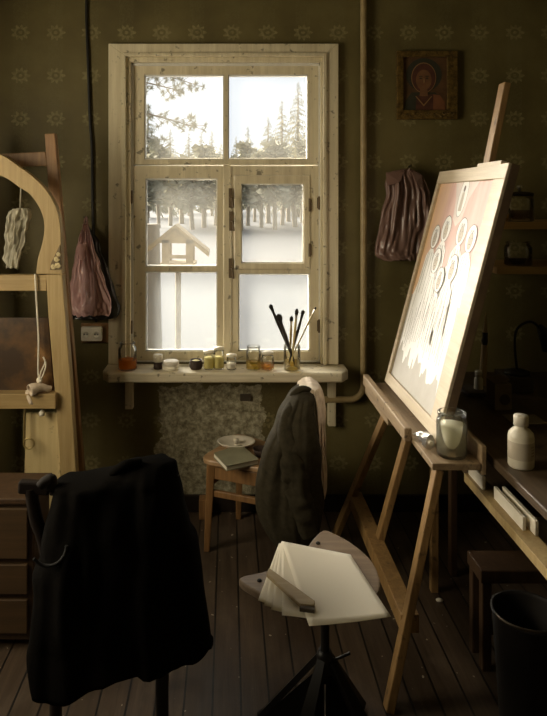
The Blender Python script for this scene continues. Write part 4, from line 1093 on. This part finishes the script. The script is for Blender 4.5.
# white rolled cloth on the lower rail
rg = thing('rolled_rag', W(38, 394, YA+.0), 'pale stiff rolled rag lying on the lower rail of the arched frame', 'rag')
m_ = MB(); zr = W(0, 394, YA-.03).z+.001; ax = smooth_poly([Vector((W(33, 0, YA).x, YA-.050, zr+.020)), Vector((W(38, 0, YA).x, YA-.032, zr+.026)), Vector((W(44, 0, YA).x, YA-.014, zr+.022)), Vector((W(51, 0, YA).x, YA+.004, zr+.014))], 5, False)
rr = [.026, .027, .026, .025, .024, .022, .021, .020, .018, .017, .016, .015, .014, .013, .012, .010][:len(ax)]
m_.tube(ax, rr, 18, caps=False); m_.v = [tuple(Vector(v)+Vector((0, 0, .006*noise.noise(Vector(v)*45)))) for v in m_.v]
m_.build('rag_roll', M_shirt, rg, solid=.004)
m_ = MB(); m_.tube(smooth_poly([W(27, 390, YA-.012), W(29, 397, YA-.02), W(32, 404, YA-.025), W(30, 395, YA-.02)], 4, False), [.006, .01, .012, .013, .013, .012, .011, .010, .009, .008, .007, .006, .004][:13], 10); m_.build('rag_end', M_shirt, rg)
# hook with coil
hkp = [W(24.5, 409, YA-.004), W(24, 425, YA-.006), W(23.8, 438, YA-.006)]+[W(28.8+5.2*math.cos(t), 443.5+5.2*math.sin(t), YA-.008) for t in [PI+.1-2*PI*.97*k/18 for k in range(19)]]
o = MB().tube(hkp, .0042, 8).build('iron_hook', plain('brass wire', (.5, .38, .16), rough=.35, metal=.7)); tag(o, 'wire hook with coiled end hanging below the lower rail of the arched frame', 'hook')
p = W(41.8, 413.5, YA-.006)
o = MB().lathe(p, [(0, -.012), (.010, -.010), (.013, 0), (.010, .009), (.004, .016), (0, .017)], 14).build('small_bulb', M_plaster); tag(o, 'small pale knob hanging under the lower rail of the arched frame', 'knob')
# low chest at far left
YQ = 2.32
zt = EYE-(497-CY)*YQ/F
lc = thing('drawer_chest', (-1.05, YQ+.2, 0), 'low brown wooden drawer chest at the left edge behind the foreground chair', 'chest')
x1 = (34-CX)*YQ/F
MB().box((-1.42, YQ, .03), (x1, YQ+.20, zt-.022)).build('carcass', M_tl, lc, bevel=.004)
MB().box((-1.43, YQ-.015, zt-.0215), (x1+.01, YQ+.21, zt)).build('chest_top', M_tl, lc, bevel=.004)
for z0_, z1_ in ((.06, .18), (.20, .305), (.325, zt-.035)):
    dw = MB().box((-1.40, YQ-.014, z0_), (x1-.02, YQ-.0005, z1_)).build('drawer', wood('drawer front', (.09, .05, .02), (.05, .028, .011), 'x'), lc, bevel=.003)
    k_ = MB().lathe((0, 0, 0), [(0, 0), (.008, 0), (.012, .012), (0, .016)], 12)
    k_.v = [(-1.05+v[0], YQ-.0145-v[2], (z0_+z1_)/2+v[1]) for v in k_.v]; k_.build('knob', M_dark, dw)

# ================================================================== OUTSIDE
def ground_z(x, y): 
    return -.75+1.05*min(1, max(0, (y-8)/40))+.10*noise.noise(Vector((x*.12, y*.12, 0)))*min(1, y/10)
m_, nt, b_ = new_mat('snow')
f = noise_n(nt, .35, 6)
nt.links.new(ramp(nt, f, [(.3, (.075, .079, .085)), (.7, (.10, .102, .105))]), b_.inputs['Base Color']); b_.inputs['Roughness'].default_value = .85  # snow colour set far darker than snow, offsetting the strong sun
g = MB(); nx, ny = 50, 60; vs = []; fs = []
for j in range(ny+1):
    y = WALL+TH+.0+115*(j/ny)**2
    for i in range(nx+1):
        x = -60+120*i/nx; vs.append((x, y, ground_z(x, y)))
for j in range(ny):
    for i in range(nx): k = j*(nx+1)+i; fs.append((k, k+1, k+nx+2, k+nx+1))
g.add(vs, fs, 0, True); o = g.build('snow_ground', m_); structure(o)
def conifer(seed, h, label, loc, cat='tree', r0=.17, spread=.20, bare=.08, dens=1.):
    rng = random.Random(seed)
    t = thing('conifer_tree', loc, label, cat, 'conifers beyond the window')
    L = Vector(loc)
    MB().tube([L-up_*.3, L+up_*h*.5, L+up_*h*.98], [h*.016, h*.010, h*.002], 8).build('trunk', M_bark, t)
    m_ = MB(); n = int(150*dens)
    for i in range(n):
        z = bare+(1-bare)*(i+rng.random())/n
        rad = h*spread*(1-z)**.85*(.65+.5*rng.random())+h*.008
        an = rng.random()*2*PI; d = Vector((math.cos(an), math.sin(an), 0)); s_ = Vector((-d.y, d.x, 0))
        b0 = L+up_*(z*h); steps = 4
        for k in range(steps):
            t0, t1 = k/steps, (k+1)/steps
            for q in range(3):
                w = rad*.22*(1-t0*.7)*rng.uniform(.6, 1.2)
                c0 = b0+d*rad*t0+up_*(-rad*.28*t0*t0+rng.uniform(-.03, .03)*h*.2); c1 = b0+d*rad*(t1+.05)+up_*(-rad*.28*t1*t1-rad*.10)
                sg = s_*w*rng.uniform(-1, 1)
                m_.add([c0, c0+sg*.4+d*rad*.06, c1+sg+up_*rng.uniform(-.06, .02)*h*.15, c0+d*rad*.16-sg*.2], [(0, 1, 2, 3)])
    m_.build('foliage', M_green, t, fix=False)
    return t
def gz(x, y): return (x, y, ground_z(x, y))
def at(px, y): return (px-CX)*y/F
# right group, rising to the right
def fir(k, px, top, y, lb, spread):
    b_ = gz(at(px, y), y); conifer(k, EYE-(top-CY)*y/F-b_[2], lb, b_, spread=spread, dens=1.8)
specs = [(298, 82, 50, 'tallest fir tree at the right of the upper right pane'), (282, 100, 58, 'broad fir just left of the tallest fir beyond the window'), (268, 116, 66, 'middle-height fir in the upper right pane, left of the broad fir'),
         (248, 126, 56, 'low fir near the centre post, in the upper right pane'), (236, 136, 66, 'smallest fir just right of the upper centre bar'), (314, 90, 60, 'fir at the far right edge of the upper right pane')]
for k, (px, top, y, lb) in enumerate(specs): fir(20+k, px, top, y, lb, .21)
specs = [(189, 131, 54, 'fir left of centre in the upper left pane'), (201, 131, 64, 'pointed fir in the middle of the upper left pane'), (212, 130, 55, 'fir right of the pointed fir in the upper left pane'), (221, 142, 70, 'low fir touching the upper centre bar on its left'),
         (148, 104, 48, 'wide fir filling the lower left of the upper left pane'), (170, 128, 62, 'wide fir standing right of the leftmost fir beyond the window')]
for k, (px, top, y, lb) in enumerate(specs): fir(40+k, px, top, y, lb, .26 if px < 180 else .2)
# slender pine trunks behind the snow field
def trunk_tree(seed, x, y, h, lb):
    rng = random.Random(seed); L = Vector(gz(x, y)); t = thing('pine_tree', L, lb, 'tree', 'slender pines at the edge of the snow field')
    r = rng.uniform(.10, .17)
    MB().tube([L-up_*.3, L+up_*h*.5+Vector((rng.uniform(-.2, .2), 0, 0)), L+up_*h], [r, r*.8, r*.3], 8).build('trunk', M_bark, t)
    m_ = MB()
    for i in range(70):
        z = rng.uniform(.34, 1.0); c = L+up_*h*z; an = rng.random()*2*PI; rad = h*.16*(1.1-z)*rng.uniform(.3, 1.1)+.15
        d = Vector((math.cos(an), math.sin(an), rng.uniform(-.3, .3)))
        for q in range(4):
            e = c+d*rad*rng.uniform(.5, 1)+Vector((rng.uniform(-.35, .35), rng.uniform(-.35, .35), rng.uniform(-.3, .25)))
            w_ = Vector((rng.uniform(-.3, .3), rng.uniform(-.3, .3), rng.uniform(-.3, .3)))
            m_.add([c+d*rad*.2, e+w_, e+d*.35, e-w_], [(0, 1, 2, 3)])
    m_.build('crown', M_green, t, fix=False)
names = ['first', 'second', 'third', 'fourth', 'fifth', 'sixth', 'seventh', 'eighth', 'ninth', 'tenth']
for k in range(10):
    px = 241+6.8*k; y = 36+1.6*((k*7) % 5)
    trunk_tree(70+k, at(px, y), y, 4.0+.3*((k*3) % 4), 'slender pine in the small opening pane, %s from the left' % names[k])
for k in range(7):
    px = 148+11.2*k; y = 36+1.8*((k*5) % 4)
    trunk_tree(90+k, at(px, y), y, 3.8+.3*((k*3) % 4), 'slender pine behind the bird feeder, %s from the left' % names[k])
# near pine, boughs reaching in from the left
PL = Vector((-3.9, 12.5, ground_z(-3.9, 12.5)))
pt = thing('pine_tree', PL, 'near pine whose boughs reach in at the top left pane', 'tree')
MB().tube([PL-up_*.3, PL+up_*3, PL+up_*7.5], [.2, .17, .08], 10).build('trunk', M_bark, pt)
rng = random.Random(8); bl_ = MB(); nd = MB()
for z_, x_end, dz in ((4.35, -.75, -.55), (3.95, -.95, -.25), (4.6, -1.0, .1), (3.45, -.70, -.45), (3.2, -1.35, -.5), (2.9, -1.5, -.6)):
    a0 = PL+Vector((0, 0, z_-PL.z)); e0 = Vector((x_end, 12.5+rng.uniform(-.6, .6), z_+dz))
    mid = a0.lerp(e0, .5)+up_*.18
    cv = smooth_poly([a0, mid, e0], 8, False); bl_.tube(cv, [.03*(1-i/len(cv))+.006 for i in range(len(cv))], 6)
    for i in range(7, len(cv)):
        for q in range(5):
            tw = cv[i]+Vector((rng.uniform(-.18, .28), rng.uniform(-.25, .25), rng.uniform(-.20, .16)))
            bl_.tube([cv[i], tw], [.006, .004], 4)
            for s_ in range(44):
                d = Vector((rng.uniform(-1, 1), rng.uniform(-1, 1), rng.uniform(-.8, 1))).normalized()*rng.uniform(.06, .13); w_ = Vector((d.z, d.x, d.y))*.07
                nd.add([tw-w_, tw+w_, tw+d], [(0, 1, 2)])
bl_.build('bough', M_bark, pt); nd.build('needles', M_green, pt, fix=False)
# bird feeder
YB = 6.2
def bq(px, py, y=YB): return W(px, py, y)
fp_ = bq(177, 262); gzf = ground_z(fp_.x, YB)
bf_ = thing('bird_feeder', (fp_.x, YB, gzf), 'wooden bird feeder with a pitched roof standing in the snow outside', 'bird feeder')
MB().tube([(fp_.x, YB+.14, gzf-.2), (fp_.x, YB+.14, bq(177, 266).z)], .028, 10).build('post', M_feeder, bf_)
rf = MB(); ap_, le, re = bq(175, 224.5), bq(146, 248), bq(208.5, 251.5)
for e in (le, re):
    n_ = Vector((-(e-ap_).z, 0, (e-ap_).x)).normalized()*(.03 if e is re else -.03)
    rf.prism([ap_, e, e-n_, ap_-n_] if False else [ap_, e, e+Vector((0, 0, -.05)), ap_+Vector((0, 0, -.05))], (0, .36, 0))
rf.build('roof', M_feeder, bf_)
gb = MB().prism([bq(175, 228), bq(158, 243), bq(193, 243.5)], (0, .012, 0)); gb.build('gable', M_feeder, bf_)
for px in (165.5, 189.5):
    for dy in (0, .27): MB().box((bq(px, 0).x-.035, YB+dy, bq(0, 265).z), (bq(px, 0).x+.035, YB+dy+.03, bq(0, 240).z)).build('corner_post', M_feeder, bf_)
MB().box((bq(160, 0).x, YB-.02, bq(0, 267.5).z), (bq(195, 0).x, YB+.32, bq(0, 263).z)).build('tray', M_feeder, bf_)
MB().box((bq(163, 0).x, YB-.005, bq(0, 258.5).z), (bq(192, 0).x, YB-.0, bq(0, 255).z)).build('side_rail', M_feeder, bf_)
# tree trunk left of the feeder
tp = Vector((at(150, 7.4), 7.4, 0)); tp.z = ground_z(tp.x, 7.4)
t = thing('tree_stump', tp, 'cut tree trunk standing left of the bird feeder outside', 'stump')
MB().tube([tp-up_*.2, tp+up_*1.0, tp+up_*(W(150, 224, 7.4).z-tp.z)], [.17, .13, .11], 12).build('trunk', M_bark, t)

# ================================================================== LIGHT, SKY, CAMERA
world = bpy.data.worlds.new('hazy winter sky'); SC.world = world; world.use_nodes = True
nt = world.node_tree; bg = nt.nodes['Background']
tc = node(nt, 'ShaderNodeTexCoord')
SUN_AZ, SUN_EL = math.radians(-42), math.radians(20)
sd = Vector((math.sin(SUN_AZ)*math.cos(SUN_EL), math.cos(SUN_AZ)*math.cos(SUN_EL), math.sin(SUN_EL)))
dt = node(nt, 'ShaderNodeVectorMath', operation='DOT_PRODUCT'); nt.links.new(tc.outputs['Generated'], dt.inputs[0]); dt.inputs[1].default_value = sd
glow = math_n(nt, 'POWER', math_n(nt, 'MAXIMUM', dt.outputs['Value'], 0.), 6.)
nt.links.new(mixc(nt, glow, (.86, .93, 1.0), (1., .95, .86)), bg.inputs['Color'])
nt.links.new(math_n(nt, 'MULTIPLY_ADD', glow, 1.0, .60), bg.inputs['Strength'])
sun = bpy.data.lights.new('sun', 'SUN'); sun.energy = 18.5; sun.angle = math.radians(46); sun.color = (1., .93, .80)
so = bpy.data.objects.new('sun', sun); COL.objects.link(so)
so.rotation_euler = sd.to_track_quat('Z', 'Y').to_euler(); so.location = (-6, 12, 8)
# area lamp added in the unseen side window to brighten the room's left
al = bpy.data.lights.new('side fill lamp', 'AREA'); al.shape = 'RECTANGLE'; al.size = 1.1; al.size_y = 1.4; al.energy = 34; al.color = (1., .86, .60)
ao = bpy.data.objects.new('side_fill_lamp', al); COL.objects.link(ao)
ao.location = (XL-.16, (LY0+LY1)/2, (LZ0+LZ1)/2); ao.rotation_euler = (0, -PI/2, 0)

cam = bpy.data.cameras.new('camera'); co = bpy.data.objects.new('camera', cam); COL.objects.link(co)
co.location = (0, 0, EYE); co.rotation_euler = (PI/2, 0, 0)
cam.sensor_fit = 'HORIZONTAL'; cam.sensor_width = 36; cam.lens = F/547*36
cam.shift_x = (273.5-CX)/547; cam.shift_y = -(358-CY)/547; cam.clip_start = .05; cam.clip_end = 400
SC.camera = co
SC.view_settings.view_transform = 'Standard'; SC.view_settings.look = 'None'; SC.view_settings.gamma = 1; SC.view_settings.use_curve_mapping = False
SC.view_settings.exposure = 0.5
SC.cycles.max_bounces = 10; SC.cycles.transparent_max_bounces = 24; SC.cycles.diffuse_bounces = 5; SC.cycles.sample_clamp_indirect = 6
